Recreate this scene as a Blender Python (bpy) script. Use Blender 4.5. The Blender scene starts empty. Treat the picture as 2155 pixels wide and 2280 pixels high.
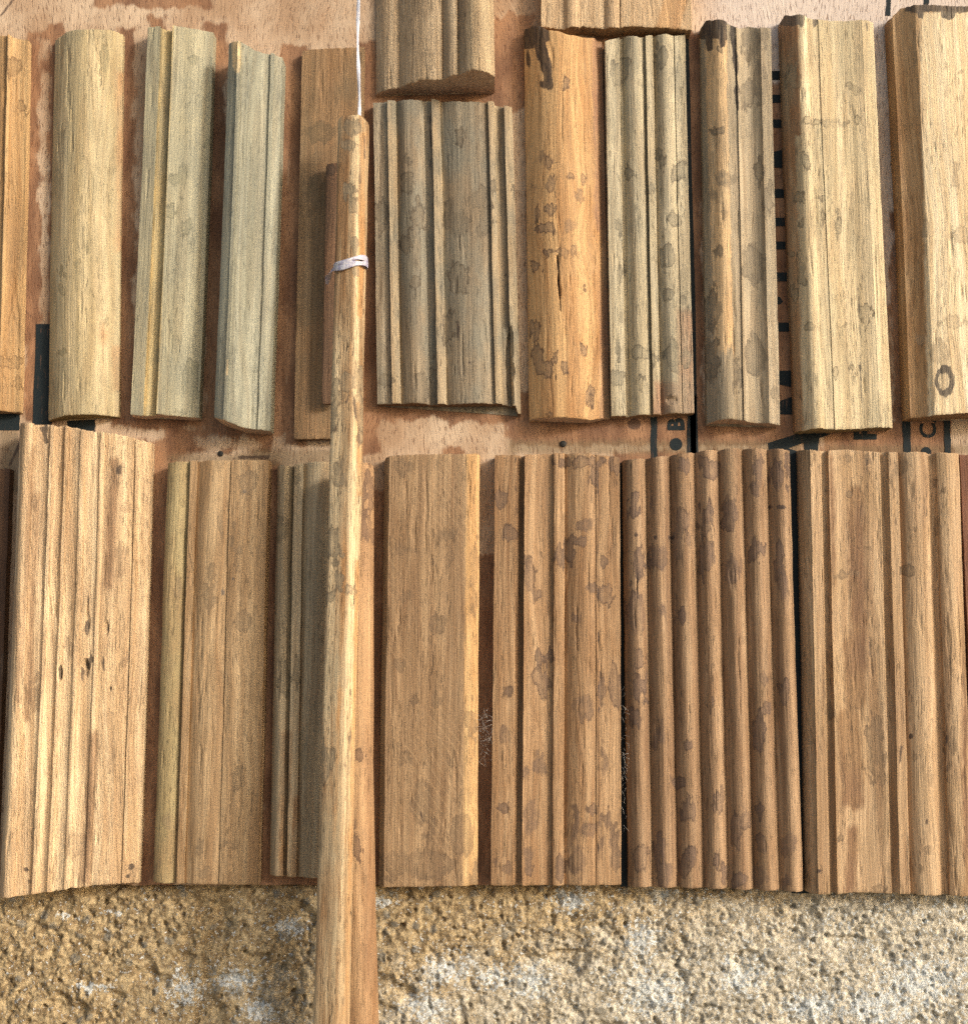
import bpy, math
import numpy as np
from mathutils import Vector

# ------------------------------------------------------------------ camera, sky, sun, exposure
scene = bpy.context.scene
COL = scene.collection
PW, PH, FPX, DIST = 2155.0, 2280.0, 2600.0, 0.54      # size and focal length of the photo in its own pixels, metres to the board
TILT = math.radians(6.7)                               # the lens looks slightly up the board
ct, st = math.cos(TILT), math.sin(TILT)

cam_data = bpy.data.cameras.new('camera')
cam = bpy.data.objects.new('camera', cam_data)
COL.objects.link(cam)
cam.location = (0, -DIST, 0)
cam.rotation_euler = (math.pi / 2 + TILT, 0, 0)
cam_data.sensor_fit = 'HORIZONTAL'
cam_data.sensor_width = 36.0
cam_data.lens = FPX / PW * 36.0
cam_data.clip_start, cam_data.clip_end = 0.01, 100.0
scene.camera = cam

SUN_EL, SUN_AZ = math.radians(20), math.radians(54)    # above the horizon; to the right of the board's normal
world = bpy.data.worlds.new('World')
scene.world = world
world.use_nodes = True
wn, wl = world.node_tree.nodes, world.node_tree.links
wn.clear()
sky = wn.new('ShaderNodeTexSky')
sky.sky_type = 'NISHITA'
sky.sun_disc = False
sky.sun_elevation = SUN_EL
sky.sun_rotation = math.pi - SUN_AZ
sky.dust_density = 4.0
sky.ozone_density = 0.6
bg = wn.new('ShaderNodeBackground')
bg.inputs['Strength'].default_value = 0.11
wo = wn.new('ShaderNodeOutputWorld')
wl.new(sky.outputs[0], bg.inputs['Color'])
wl.new(bg.outputs[0], wo.inputs['Surface'])

sun_data = bpy.data.lights.new('sun', 'SUN')
sun_data.energy = 1.5
sun_data.angle = math.radians(10)
sun_data.color = (1.0, 0.97, 0.92)
sun = bpy.data.objects.new('sun', sun_data)
COL.objects.link(sun)
sdir = Vector((math.sin(SUN_AZ) * math.cos(SUN_EL), -math.cos(SUN_AZ) * math.cos(SUN_EL), math.sin(SUN_EL)))
sun.rotation_euler = sdir.to_track_quat('Z', 'Y').to_euler()
sun.location = sdir * 3

scene.view_settings.view_transform = 'Standard'
scene.view_settings.look = 'None'
scene.view_settings.exposure = 0.80
scene.view_settings.gamma = 1.0
scene.render.engine = 'CYCLES'
scene.cycles.use_denoising = False
scene.cycles.use_adaptive_sampling = True
scene.cycles.adaptive_threshold = 0.010
scene.cycles.max_bounces = 5
scene.cycles.diffuse_bounces = 3

# ------------------------------------------------------------------ measuring: photo pixel <-> point at height h above the board
def world_of(px, py, h):
    """Point at height h (mm) in front of the board plane seen at a photo pixel."""
    a, b = (px - PW / 2) / FPX, -(py - PH / 2) / FPX
    dx, dy, dz = a, ct - b * st, st + b * ct
    t = (DIST - h * 0.001) / dy
    return np.array([dx * t, dz * t])

def pixel_of(x, y, z):
    """World arrays -> photo pixels."""
    ry = y + DIST
    depth = ry * ct + z * st
    up = -ry * st + z * ct
    return PW / 2 + FPX * x / depth, PH / 2 - FPX * up / depth

# ------------------------------------------------------------------ numpy noise
def _hash(ix, iy, seed):
    n = (ix.astype(np.int64) * 374761393 + iy.astype(np.int64) * 668265263 + seed * 974634777) & 0x7fffffff
    n = ((n ^ (n >> 13)) * 1274126177) & 0x7fffffff
    n = ((n ^ (n >> 16)) * 60493) & 0x7fffffff
    return (n & 0xffff) / 65535.0

def vnoise(x, y, seed=0):
    x, y = np.broadcast_arrays(np.asarray(x, float), np.asarray(y, float))
    ix, iy = np.floor(x), np.floor(y)
    fx, fy = x - ix, y - iy
    fx, fy = fx * fx * (3 - 2 * fx), fy * fy * (3 - 2 * fy)
    a, b = _hash(ix, iy, seed), _hash(ix + 1, iy, seed)
    c, d = _hash(ix, iy + 1, seed), _hash(ix + 1, iy + 1, seed)
    return (a + (b - a) * fx) * (1 - fy) + (c + (d - c) * fx) * fy

def fbm(x, y, seed=0, octaves=4, gain=0.5):
    s, a, t = 0.0, 1.0, 0.0
    for o in range(octaves):
        s = s + a * vnoise(np.asarray(x) * 2 ** o + 17.3 * o, np.asarray(y) * 2 ** o - 9.1 * o, seed + o * 31)
        t += a
        a *= gain
    return s / t

def worley(x, y, seed=0, jitter=1.0):
    """Distance to the nearest of one random point per unit cell, and that cell's random value."""
    ix, iy = np.floor(x), np.floor(y)
    best = np.full(x.shape, 9.0)
    val = np.zeros(x.shape)
    for dx in (-1, 0, 1):
        for dy in (-1, 0, 1):
            cx, cy = ix + dx, iy + dy
            px = cx + 0.5 + jitter * (_hash(cx, cy, seed) - 0.5)
            py = cy + 0.5 + jitter * (_hash(cx, cy, seed + 7) - 0.5)
            d = np.hypot(px - x, py - y)
            m = d < best
            best = np.where(m, d, best)
            val = np.where(m, _hash(cx, cy, seed + 13), val)
    return best, val

def smooth(a, b, x):
    t = np.clip((x - a) / (b - a), 0, 1)
    return t * t * (3 - 2 * t)

# signed fields in photo pixels, positive inside
def ell(x, y, cx, cy, rx, ry):
    return (1 - np.hypot((x - cx) / rx, (y - cy) / ry)) * min(rx, ry)

def box(x, y, x0, y0, x1, y1):
    return -np.maximum(np.abs(x - (x0 + x1) / 2) - (x1 - x0) / 2, np.abs(y - (y0 + y1) / 2) - (y1 - y0) / 2)

FAR = -60.0
def field(x, y, shapes):
    d = np.full(x.shape, FAR)
    for s in shapes or ():
        if s[0] == 'b':
            d = np.maximum(d, box(x, y, *s[1:]))
        elif s[0] == 'ring':                        # the outline of an ellipse
            d = np.maximum(d, s[5] - np.abs(ell(x, y, *s[1:5])))
        elif s[0] == 'line':                        # a slanted band: x0,y0,x1,y1,half-width
            x0, y0, x1, y1, w = s[1:]
            t = np.clip(((x - x0) * (x1 - x0) + (y - y0) * (y1 - y0)) / ((x1 - x0) ** 2 + (y1 - y0) ** 2), 0, 1)
            d = np.maximum(d, w - np.hypot(x - x0 - t * (x1 - x0), y - y0 - t * (y1 - y0)))
        else:
            d = np.maximum(d, ell(x, y, *s))
    return d

# ------------------------------------------------------------------ colours and node helpers
def lin(c, k=1.0, sat=0.80):
    o = []
    g = 0.3 * c[0] + 0.59 * c[1] + 0.11 * c[2]
    c = [g + (v - g) * sat for v in c]
    for v in c:
        v = v / 255.0
        o.append(k * (v / 12.92 if v <= 0.04045 else ((v + 0.055) / 1.055) ** 2.4))
    return tuple(o) + (1.0,)

class Nodes:
    def __init__(self, name):
        self.m = bpy.data.materials.new(name)
        self.m.use_nodes = True
        self.t = self.m.node_tree
        self.t.nodes.clear()
        self.out = self.t.nodes.new('ShaderNodeOutputMaterial')
        self.b = self.t.nodes.new('ShaderNodeBsdfPrincipled')
        self.t.links.new(self.b.outputs[0], self.out.inputs['Surface'])
    def put(self, sock, v):
        if hasattr(v, 'node'):
            self.t.links.new(v, sock)
        else:
            sock.default_value = v
    def math(self, op, a, b=0.0, clamp=False):
        n = self.t.nodes.new('ShaderNodeMath')
        n.operation, n.use_clamp = op, clamp
        self.put(n.inputs[0], a)
        self.put(n.inputs[1], b)
        return n.outputs[0]
    def coords(self):
        return self.t.nodes.new('ShaderNodeTexCoord').outputs['Object']
    def scaled(self, v, s, o=(0, 0, 0)):
        n = self.t.nodes.new('ShaderNodeMapping')
        self.put(n.inputs['Vector'], v)
        n.inputs['Scale'].default_value = s
        n.inputs['Location'].default_value = o
        return n.outputs[0]
    def addv(self, a, b):
        n = self.t.nodes.new('ShaderNodeVectorMath')
        n.operation = 'ADD'
        self.put(n.inputs[0], a)
        self.put(n.inputs[1], b)
        return n.outputs[0]
    def xyz(self, x, y, z):
        n = self.t.nodes.new('ShaderNodeCombineXYZ')
        for i, v in enumerate((x, y, z)):
            self.put(n.inputs[i], v)
        return n.outputs[0]
    def noise(self, v, detail=2.0, rough=0.5, dist=0.0, scale=1.0):
        n = self.t.nodes.new('ShaderNodeTexNoise')
        self.put(n.inputs['Vector'], v)
        n.inputs['Scale'].default_value = scale
        n.inputs['Detail'].default_value = detail
        n.inputs['Roughness'].default_value = rough
        n.inputs['Distortion'].default_value = dist
        return n.outputs['Fac']
    def voronoi(self, v, scale=1.0):
        n = self.t.nodes.new('ShaderNodeTexVoronoi')
        self.put(n.inputs['Vector'], v)
        n.inputs['Scale'].default_value = scale
        return n.outputs['Distance']
    def step(self, v, a, b, lo=0.0, hi=1.0):
        n = self.t.nodes.new('ShaderNodeMapRange')
        n.interpolation_type = 'SMOOTHSTEP'
        self.put(n.inputs['Value'], v)
        n.inputs['From Min'].default_value, n.inputs['From Max'].default_value = a, b
        n.inputs['To Min'].default_value, n.inputs['To Max'].default_value = lo, hi
        return n.outputs['Result']
    def mix(self, f, a, b, mode='MIX'):
        n = self.t.nodes.new('ShaderNodeMix')
        n.data_type, n.blend_type = 'RGBA', mode
        self.put(n.inputs['Factor'], f)
        self.put(n.inputs['A'], a)
        self.put(n.inputs['B'], b)
        return n.outputs['Result']
    def attr(self, name):
        n = self.t.nodes.new('ShaderNodeAttribute')
        n.attribute_name = name
        return n.outputs['Fac']
    def grey(self, v):
        n = self.t.nodes.new('ShaderNodeCombineColor')
        for i in range(3):
            self.put(n.inputs[i], v)
        return n.outputs[0]
    def bump(self, height, strength, dist):
        n = self.t.nodes.new('ShaderNodeBump')
        self.put(n.inputs['Height'], height)
        n.inputs['Strength'].default_value = strength
        n.inputs['Distance'].default_value = dist
        self.t.links.new(n.outputs[0], self.b.inputs['Normal'])

GAIN = 0.86
RNG = np.random.default_rng(11)

def wood(name, light, dark, zone=None, zone_soft=4.0, zone_rag=14.0, weather=None, weather_amt=0.5, stain=(118, 96, 76), stain_amt=0.62,
         rim=(78, 58, 44), rim_amt=0.6, fibre=0.34, pores=0.45, bump=0.55, streak=1.0, warp=3.0, dark_col=(58, 46, 42), fuzz=0.25, grain=1.0, lean=0.0, figure=0.2, saw=0.0):
    """Flat-sawn weathered wood whose grain runs along the local Z axis."""
    n = Nodes(name)
    off = tuple(RNG.uniform(-900, 900, 3))
    p = n.scaled(n.coords(), (1000, 1000, 1000), off)                  # millimetres
    sep = n.t.nodes.new('ShaderNodeSeparateXYZ')
    n.put(sep.inputs[0], p)
    wv = n.noise(n.scaled(p, (0.06, 0.06, 0.016)), 1.0)
    wx = n.math('MULTIPLY', n.math('SUBTRACT', wv, 0.5), warp * 2)
    if lean:
        wx = n.math('ADD', wx, n.math('MULTIPLY', sep.outputs[2], lean))
    q = n.addv(p, n.xyz(wx, 0.0, 0.0))
    st_ = n.noise(n.scaled(q, (0.20, 0.12, 0.006)), 3.0, 0.55)
    fine = n.noise(n.scaled(q, (1.15 * grain, 0.8, 0.022)), 3.0, 0.62)
    fib = n.noise(n.scaled(q, (2.8 * grain, 2.0, 0.09)), 2.0, 0.6)
    por = n.noise(n.scaled(q, (2.4 * grain, 1.8, 0.17), (31, 7, 3)), 1.0, 0.5)
    blo = n.noise(n.scaled(p, (0.055, 0.055, 0.026), (5, 9, 2)), 3.0, 0.6)
    rag = n.noise(n.scaled(q, (0.65, 0.4, 0.11), (2, 4, 8)), 3.0, 0.62)
    sf = n.math('MULTIPLY', n.step(n.math('ADD', n.math('MULTIPLY', st_, 0.7), n.math('MULTIPLY', fine, 0.3)), 0.38, 0.62), streak, True)
    col = n.mix(sf, lin(light, GAIN), lin(dark, GAIN))
    if zone:
        zl, zd = zone
        z = n.math('ADD', n.attr('zone'), n.math('MULTIPLY', n.math('SUBTRACT', rag, 0.5), zone_rag))
        col = n.mix(n.step(z, -zone_soft, zone_soft), col, n.mix(sf, lin(zl, GAIN), lin(zd, GAIN)))
    if weather:
        col = n.mix(n.math('MULTIPLY', n.step(blo, 0.40, 0.66), weather_amt), col, lin(weather, GAIN))
    f1, f2 = n.step(fine, 0.22, 0.78), n.step(fib, 0.24, 0.76)
    if figure:
        fs = float(RNG.uniform(0.7, 1.5))
        fg = n.noise(n.scaled(q, (0.055 * fs, 0.05, 0.0030 * fs), (4, 2, 6)), 1.0, 0.4)
        cont = n.math('SINE', n.math('MULTIPLY', n.math('ADD', fg, n.math('MULTIPLY', fine, 0.035)), float(RNG.uniform(60, 110))))
        col = n.mix(n.math('MULTIPLY', n.step(cont, -0.2, 1.0), figure), col, n.mix(1.0, col, lin((176, 138, 104)), 'MULTIPLY'))
    fibre = fibre * 0.88
    lum = n.math('ADD', 1.0 - fibre * 0.95, n.math('MULTIPLY', n.math('ADD', f1, n.math('MULTIPLY', f2, 0.8)), fibre))
    col = n.mix(1.0, col, n.grey(lum), 'MULTIPLY')
    pm = n.step(por, 0.60, 0.66)
    pm2 = n.math('MULTIPLY', pm, n.step(n.noise(n.scaled(p, (0.11, 0.1, 0.03), (9, 1, 4)), 2.0), 0.35, 0.6))
    col = n.mix(n.math('MULTIPLY', pm2, pores), col, lin([c * 0.36 for c in dark], GAIN))
    # water stains with a dark tide line
    big = n.noise(n.scaled(p, (0.30, 0.25, 0.17), (6, 4, 1)), 2.0, 0.5)
    d = n.math('ADD', n.attr('stain'), n.math('MULTIPLY', n.math('SUBTRACT', rag, 0.5), 22.0))
    d = n.math('ADD', d, n.math('MULTIPLY', n.math('SUBTRACT', big, 0.52), 34.0))
    sn = n.noise(n.scaled(p, (0.05, 0.05, 0.03), (1, 8, 5)), 2.0)
    ins = n.step(n.math('DIVIDE', d, n.step(sn, 0.46, 0.70, 1.0, 6.0)), -0.6, 1.2)
    patchy = n.step(n.noise(n.scaled(p, (0.07, 0.1, 0.045), (3, 3, 3)), 3.0, 0.6), 0.30, 0.55, 0.45, 1.0)
    col = n.mix(n.math('MULTIPLY', n.math('MULTIPLY', n.math('MULTIPLY', ins, n.step(d, 2.0, 18.0, 1.0, 0.6)), stain_amt), patchy), col, n.mix(1.0, lin(stain, GAIN * 0.95, 0.82), n.grey(lum), 'MULTIPLY'))
    edge = n.math('MULTIPLY', n.math('MULTIPLY', n.step(d, -1.8, 0.2), n.step(d, 0.4, 3.2, 1.0, 0.0)), n.step(sn, 0.48, 0.68, 1.0, 0.2))
    col = n.mix(n.math('MULTIPLY', edge, rim_amt), col, lin(rim, GAIN))
    # soot, splits and rot
    k = n.math('ADD', n.attr('soot'), n.math('MULTIPLY', n.math('SUBTRACT', rag, 0.5), 12.0))
    k = n.math('ADD', k, n.math('MULTIPLY', n.math('SUBTRACT', big, 0.5), 9.0))
    col = n.mix(n.math('MULTIPLY', n.step(k, -0.8, 1.6), n.step(rag, 0.3, 0.62, 0.97, 0.8)), col, n.mix(n.step(fine, 0.35, 0.7), lin(dark_col, GAIN), lin([c * 1.5 for c in dark_col], GAIN)))
    if saw:                                          # slanting marks of the saw
        sx = n.math('ADD', n.math('MULTIPLY', sep.outputs[0], 0.80), n.math('MULTIPLY', sep.outputs[2], 0.62))
        sx = n.math('ADD', sx, n.math('MULTIPLY', n.noise(n.scaled(p, (0.02, 0.02, 0.02)), 1.0), 9.0))
        line = n.step(n.math('SINE', n.math('MULTIPLY', sx, 1.9)), 0.90, 1.0)
        line = n.math('MULTIPLY', line, n.step(n.noise(n.scaled(p, (0.05, 0.05, 0.03), (7, 7, 1)), 2.0), 0.45, 0.6))
        col = n.mix(n.math('MULTIPLY', line, saw), col, lin((226, 186, 132), GAIN))
    n.put(n.b.inputs['Base Color'], col)
    n.put(n.b.inputs['Roughness'], n.step(fib, 0.3, 0.7, 0.58, 0.85))
    n.b.inputs['Specular IOR Level'].default_value = 0.28
    h = n.math('ADD', n.math('MULTIPLY', fine, 0.9), n.math('MULTIPLY', fib, 0.8))
    h = n.math('SUBTRACT', h, n.math('MULTIPLY', pm2, 0.5))
    h = n.math('ADD', h, n.math('MULTIPLY', n.noise(n.scaled(p, (1.7, 1.7, 0.9)), 2.0, 0.7), fuzz * 2))
    n.bump(h, bump, 0.0006)
    return n.m

def end_grain(name, light, dark):
    n = Nodes(name)
    p = n.scaled(n.coords(), (1000, 1000, 1000), tuple(RNG.uniform(-99, 99, 3)))
    a = n.noise(n.scaled(p, (0.5, 1.6, 0.3)), 4.0, 0.6, 0.8)
    c = n.noise(n.scaled(p, (2.5, 2.5, 2.5)), 2.0, 0.6)
    n.put(n.b.inputs['Base Color'], n.mix(n.step(n.math('ADD', n.math('MULTIPLY', a, 0.65), n.math('MULTIPLY', c, 0.35)), 0.33, 0.64), lin(light, GAIN), lin(dark, GAIN)))
    n.b.inputs['Roughness'].default_value = 0.9
    n.b.inputs['Specular IOR Level'].default_value = 0.15
    n.bump(n.math('ADD', a, c), 0.6, 0.0005)
    return n.m

# ------------------------------------------------------------------ mesh helpers
def mesh_object(name, verts, faces, mat, parent=None, angle=32, attrs=None):
    me = bpy.data.meshes.new(name)
    if isinstance(faces, np.ndarray):
        nf = len(faces)
        me.vertices.add(len(verts))
        me.vertices.foreach_set('co', np.asarray(verts, np.float32).ravel())
        me.loops.add(nf * 4)
        me.loops.foreach_set('vertex_index', faces.astype(np.int32).ravel())
        me.polygons.add(nf)
        me.polygons.foreach_set('loop_start', np.arange(0, nf * 4, 4, dtype=np.int32))
        me.update(calc_edges=True)
        me.validate()
    else:
        me.from_pydata([tuple(v) for v in verts], [], faces)
        me.update()
    me.polygons.foreach_set('use_smooth', np.ones(len(me.polygons), bool))
    if angle:
        me.set_sharp_from_angle(angle=math.radians(angle))
    for k, v in (attrs or {}).items():
        if len(v) == len(me.vertices):
            at = me.attributes.new(k, 'FLOAT', 'POINT')
            at.data.foreach_set('value', np.asarray(v, np.float32))
    me.materials.append(mat)
    o = bpy.data.objects.new(name, me)
    COL.objects.link(o)
    if parent:
        o.parent = parent
    return o

def grid_faces(nr, nc):
    i = np.arange(nr - 1)[:, None] * nc + np.arange(nc - 1)[None, :]
    return np.stack([i, i + 1, i + nc + 1, i + nc], -1).reshape(-1, 4)

def tag(o, label, cat, group=None, kind='thing'):
    o['label'], o['category'], o['kind'] = label, cat, kind
    if group:
        o['group'] = group

UPPER, LOWER = 'moulding samples of the upper row', 'moulding samples of the lower row'
SEED = [100]

def band_points(b, U):
    """A band of the profile: (name, x0, h0, x1, h1[, bulge, 'p' | 'e' | 's']) -> u, h samples."""
    name, x0, h0, x1, h1 = b[:5]
    bulge = b[5] if len(b) > 5 else 0.0
    kind = b[6] if len(b) > 6 else 'p'
    u0, u1 = U(x0, h0), U(x1, h1)
    L = math.hypot(u1 - u0, (h1 - h0) * 0.001) + abs(bulge) * 0.002
    n = max(3, int(L / 0.00045) + 1)
    t = np.linspace(0, 1, n)
    if kind == 'e':
        th = t * math.pi
        t, sh = (1 - np.cos(th)) / 2, np.sin(th)
    elif kind == 's':
        sh = np.sin(t * 2 * math.pi)
    else:
        sh = 4 * t * (1 - t)
    return u0 + (u1 - u0) * t, h0 + (h1 - h0) * t + bulge * sh

def moulding(name, label, axis, href, yref, bands, top, bottom, mat, end_mat, group, stains=(), soot=(), zone=(), cuts=(), rough=1.0, n_stain=0,
             cat='moulding', base=0.3, jag=1.0, zone_fn=None, stain_r=(6, 22)):
    """One length of profiled wood lying on the board: an Empty parents the bands of its profile, its body and its two cut ends."""
    SEED[0] += 17
    seed = SEED[0]
    rng = np.random.default_rng(seed)
    (xt, yt), (xb, yb) = axis
    A, B = world_of(xt, yt, href), world_of(xb, yb, href)
    es = (B - A) / np.linalg.norm(B - A)
    phi = math.atan2(-es[0], -es[1])
    ex = np.array([math.cos(phi), -math.sin(phi)])
    ez = np.array([math.sin(phi), math.cos(phi)])
    O = (A + B) / 2
    U = lambda x, h: float(np.dot(world_of(x, yref, h) - O, ex))
    # profile samples per band; a wall between two bands goes to the higher one
    P = [list(band_points(b, U)) for b in bands]
    for i in range(len(P) - 1):
        (ua, ha), (ub, hb) = P[i], P[i + 1]
        if abs(ha[-1] - hb[0]) > 0.05 or abs(ua[-1] - ub[0]) > 1e-5:
            k = max(2, int(abs(ha[-1] - hb[0]) / 0.7))
            tw = np.linspace(0, 1, k + 1)
            wu, wh = ua[-1] + (ub[0] - ua[-1]) * tw, ha[-1] + (hb[0] - ha[-1]) * tw
            if hb[0] > ha[-1]:
                P[i + 1] = [np.r_[wu[:-1], ub], np.r_[wh[:-1], hb]]
            else:
                P[i] = [np.r_[ua, wu[1:]], np.r_[ha, wh[1:]]]
    allu = np.concatenate([p[0] for p in P])
    allh = np.concatenate([p[1] for p in P])

    def solve(x, y):
        u = U(x, 8.0)
        h = float(np.interp(u, np.maximum.accumulate(allu), allh))
        u = U(x, h)
        lo, hi = -0.6, 0.6
        for _ in range(50):
            z = (lo + hi) / 2
            w = O + ex * u + ez * z
            if pixel_of(w[0], -h * 0.001, w[1])[1] > y:
                lo = z
            else:
                hi = z
        return u, (lo + hi) / 2
    def edge(pts):
        s = sorted(solve(*p) for p in pts)
        return np.array([a for a, _ in s]), np.array([b for _, b in s])
    tu, tz = edge(top)
    bu, bz = edge(bottom)
    ztop = lambda u: np.interp(u, tu, tz) + jag * 0.0006 * (fbm(u * 900, 0 * u, seed + 1, 3) - 0.5)
    zbot = lambda u: np.interp(u, bu, bz) + jag * 0.0005 * (fbm(u * 900, 0 * u, seed + 2, 3) - 0.5)
    length = float(tz.mean() - bz.mean())
    nr = max(24, int(length / 0.0011))
    e = np.array([0, 0.0003, 0.0008, 0.0016]) / length
    rows = np.r_[e, np.linspace(0.0028 / length, 1 - 0.0028 / length, nr), 1 - e[::-1]]

    def shape(u, h):
        """Rows of vertices in local coordinates for profile samples u, h."""
        zt, zb = ztop(u), zbot(u)
        Z = zt[None, :] + (zb - zt)[None, :] * rows[:, None]
        Uu = np.repeat(u[None, :], len(rows), 0)
        H = np.repeat(h[None, :], len(rows), 0)
        um, zm = Uu * 1000, Z * 1000
        wear = np.clip(H / 3.0, 0, 1)
        H = H + wear * rough * (0.30 * (fbm(um * 0.5, zm * 0.018, seed, 3) - 0.5) + 0.5 * (fbm(um * 0.05, zm * 0.016, seed + 5, 2) - 0.5)
                                + 0.16 * (fbm(um * 1.1, zm * 0.05, seed + 7, 2) - 0.5))
        chip = smooth(0.70, 0.82, fbm(um * 0.4, zm * 0.05, seed + 9, 3))
        H = H - wear * rough * 0.38 * chip
        Uo = Uu + 0.001 * rough * (0.34 * (fbm(zm * 0.07, um * 0.1, seed + 3, 3) - 0.5) + 0.9 * (fbm(zm * 0.009, 0 * um, seed + 4, 2) - 0.5))
        dist = np.minimum(rows, 1 - rows)[:, None] * length * 1000
        H = H - wear * 0.28 * np.exp(-dist / 0.35) * (0.5 + vnoise(um * 0.6, 0 * um, seed + 6))
        W = O[None, None, :] + Uo[..., None] * ex + Z[..., None] * ez
        px, py = pixel_of(W[..., 0], -H * 0.001, W[..., 1])
        for c in cuts:                               # splits and broken-out wood: (shape, depth mm)
            H = np.maximum(H - c[1] * smooth(-1.5, 3.0, field(px, py, [c[0]]) + 5 * (vnoise(um * 0.7, zm * 0.2, seed + 8) - 0.5)), base + 0.05)
        V = np.stack([Uo, -H * 0.001, Z], -1)
        return V, px, py
    auto = []
    pxs = pixel_of(O[0] + ex[0] * allu, 0 * allu, O[1] + ex[1] * allu)[0]
    y0, y1 = min(p[1] for p in top), max(p[1] for p in bottom)
    for _ in range(n_stain):
        r = rng.uniform(*stain_r)
        auto.append((rng.uniform(pxs.min(), pxs.max()), rng.uniform(y0, y1), r, r * rng.uniform(1.0, 2.4)))
    root = bpy.data.objects.new(name, None)
    COL.objects.link(root)
    root.empty_display_size = 0.02
    root.location = (O[0], 0, O[1])
    root.rotation_euler = (0, phi, 0)
    tag(root, label, cat, group)
    for b, (u, h) in zip(bands, P):
        V, px, py = shape(u, h)
        at = {'stain': field(px, py, list(stains) + auto).ravel(), 'soot': field(px, py, soot).ravel(),
              'zone': (zone_fn(px, py) if zone_fn else field(px, py, zone)).ravel()}
        mesh_object(b[0], V.reshape(-1, 3), grid_faces(V.shape[0], V.shape[1])[:, ::-1], mat, root, 34, at)
    # body: the two long sides and the back
    yb_ = -base * 0.001
    vs, fs = [], []
    for side, idx in ((0, 0), (1, -1)):
        u, h = P[idx][0][idx], P[idx][1][idx]
        V, _, _ = shape(np.array([u, u]), np.array([h, h]))
        k = max(2, int(h / 1.0) + 1)
        col = [V[:, 0, :].copy()]
        for j in range(1, k + 1):
            c = V[:, 0, :].copy()
            c[:, 1] = V[:, 0, 1] + (yb_ - V[:, 0, 1]) * j / k
            col.append(c)
        G = np.stack(col, 1)
        f = grid_faces(G.shape[0], G.shape[1]) + sum(len(v) for v in vs)
        fs.append(f if side == 0 else f[:, ::-1])
        vs.append(G.reshape(-1, 3))
    nA = len(vs[0])
    cA, cB = len(vs[0]) // len(rows), len(vs[1]) // len(rows)
    ia = np.arange(len(rows)) * cA + cA - 1
    ib = nA + np.arange(len(rows)) * cB + cB - 1
    fs.append(np.stack([ia[:-1], ia[1:], ib[1:], ib[:-1]], -1))
    vv = np.concatenate(vs)
    px, py = pixel_of(O[0] + vv[:, 0] * ex[0] + vv[:, 2] * ez[0], vv[:, 1], O[1] + vv[:, 0] * ex[1] + vv[:, 2] * ez[1])
    at = {'stain': field(px, py, list(stains) + auto), 'soot': field(px, py, soot), 'zone': zone_fn(px, py) if zone_fn else field(px, py, zone)}
    mesh_object('body', vv, np.concatenate(fs), mat, root, 40, at)
    V, _, _ = shape(allu, allh)
    for r in (0, -1):
        f = V[r]
        bk = f.copy()
        bk[:, 1] = yb_
        md = (f + bk) / 2
        md[:, 2] += 0.0004 * (fbm(f[:, 0] * 1500, 0 * f[:, 0], seed + 11, 2) - 0.5)
        G = np.stack([f, md, bk], 0)
        ff = grid_faces(3, G.shape[1])
        mesh_object('cut_end', G.reshape(-1, 3), ff if r == 0 else ff[:, ::-1], end_mat, root, 50)
    return root

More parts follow.
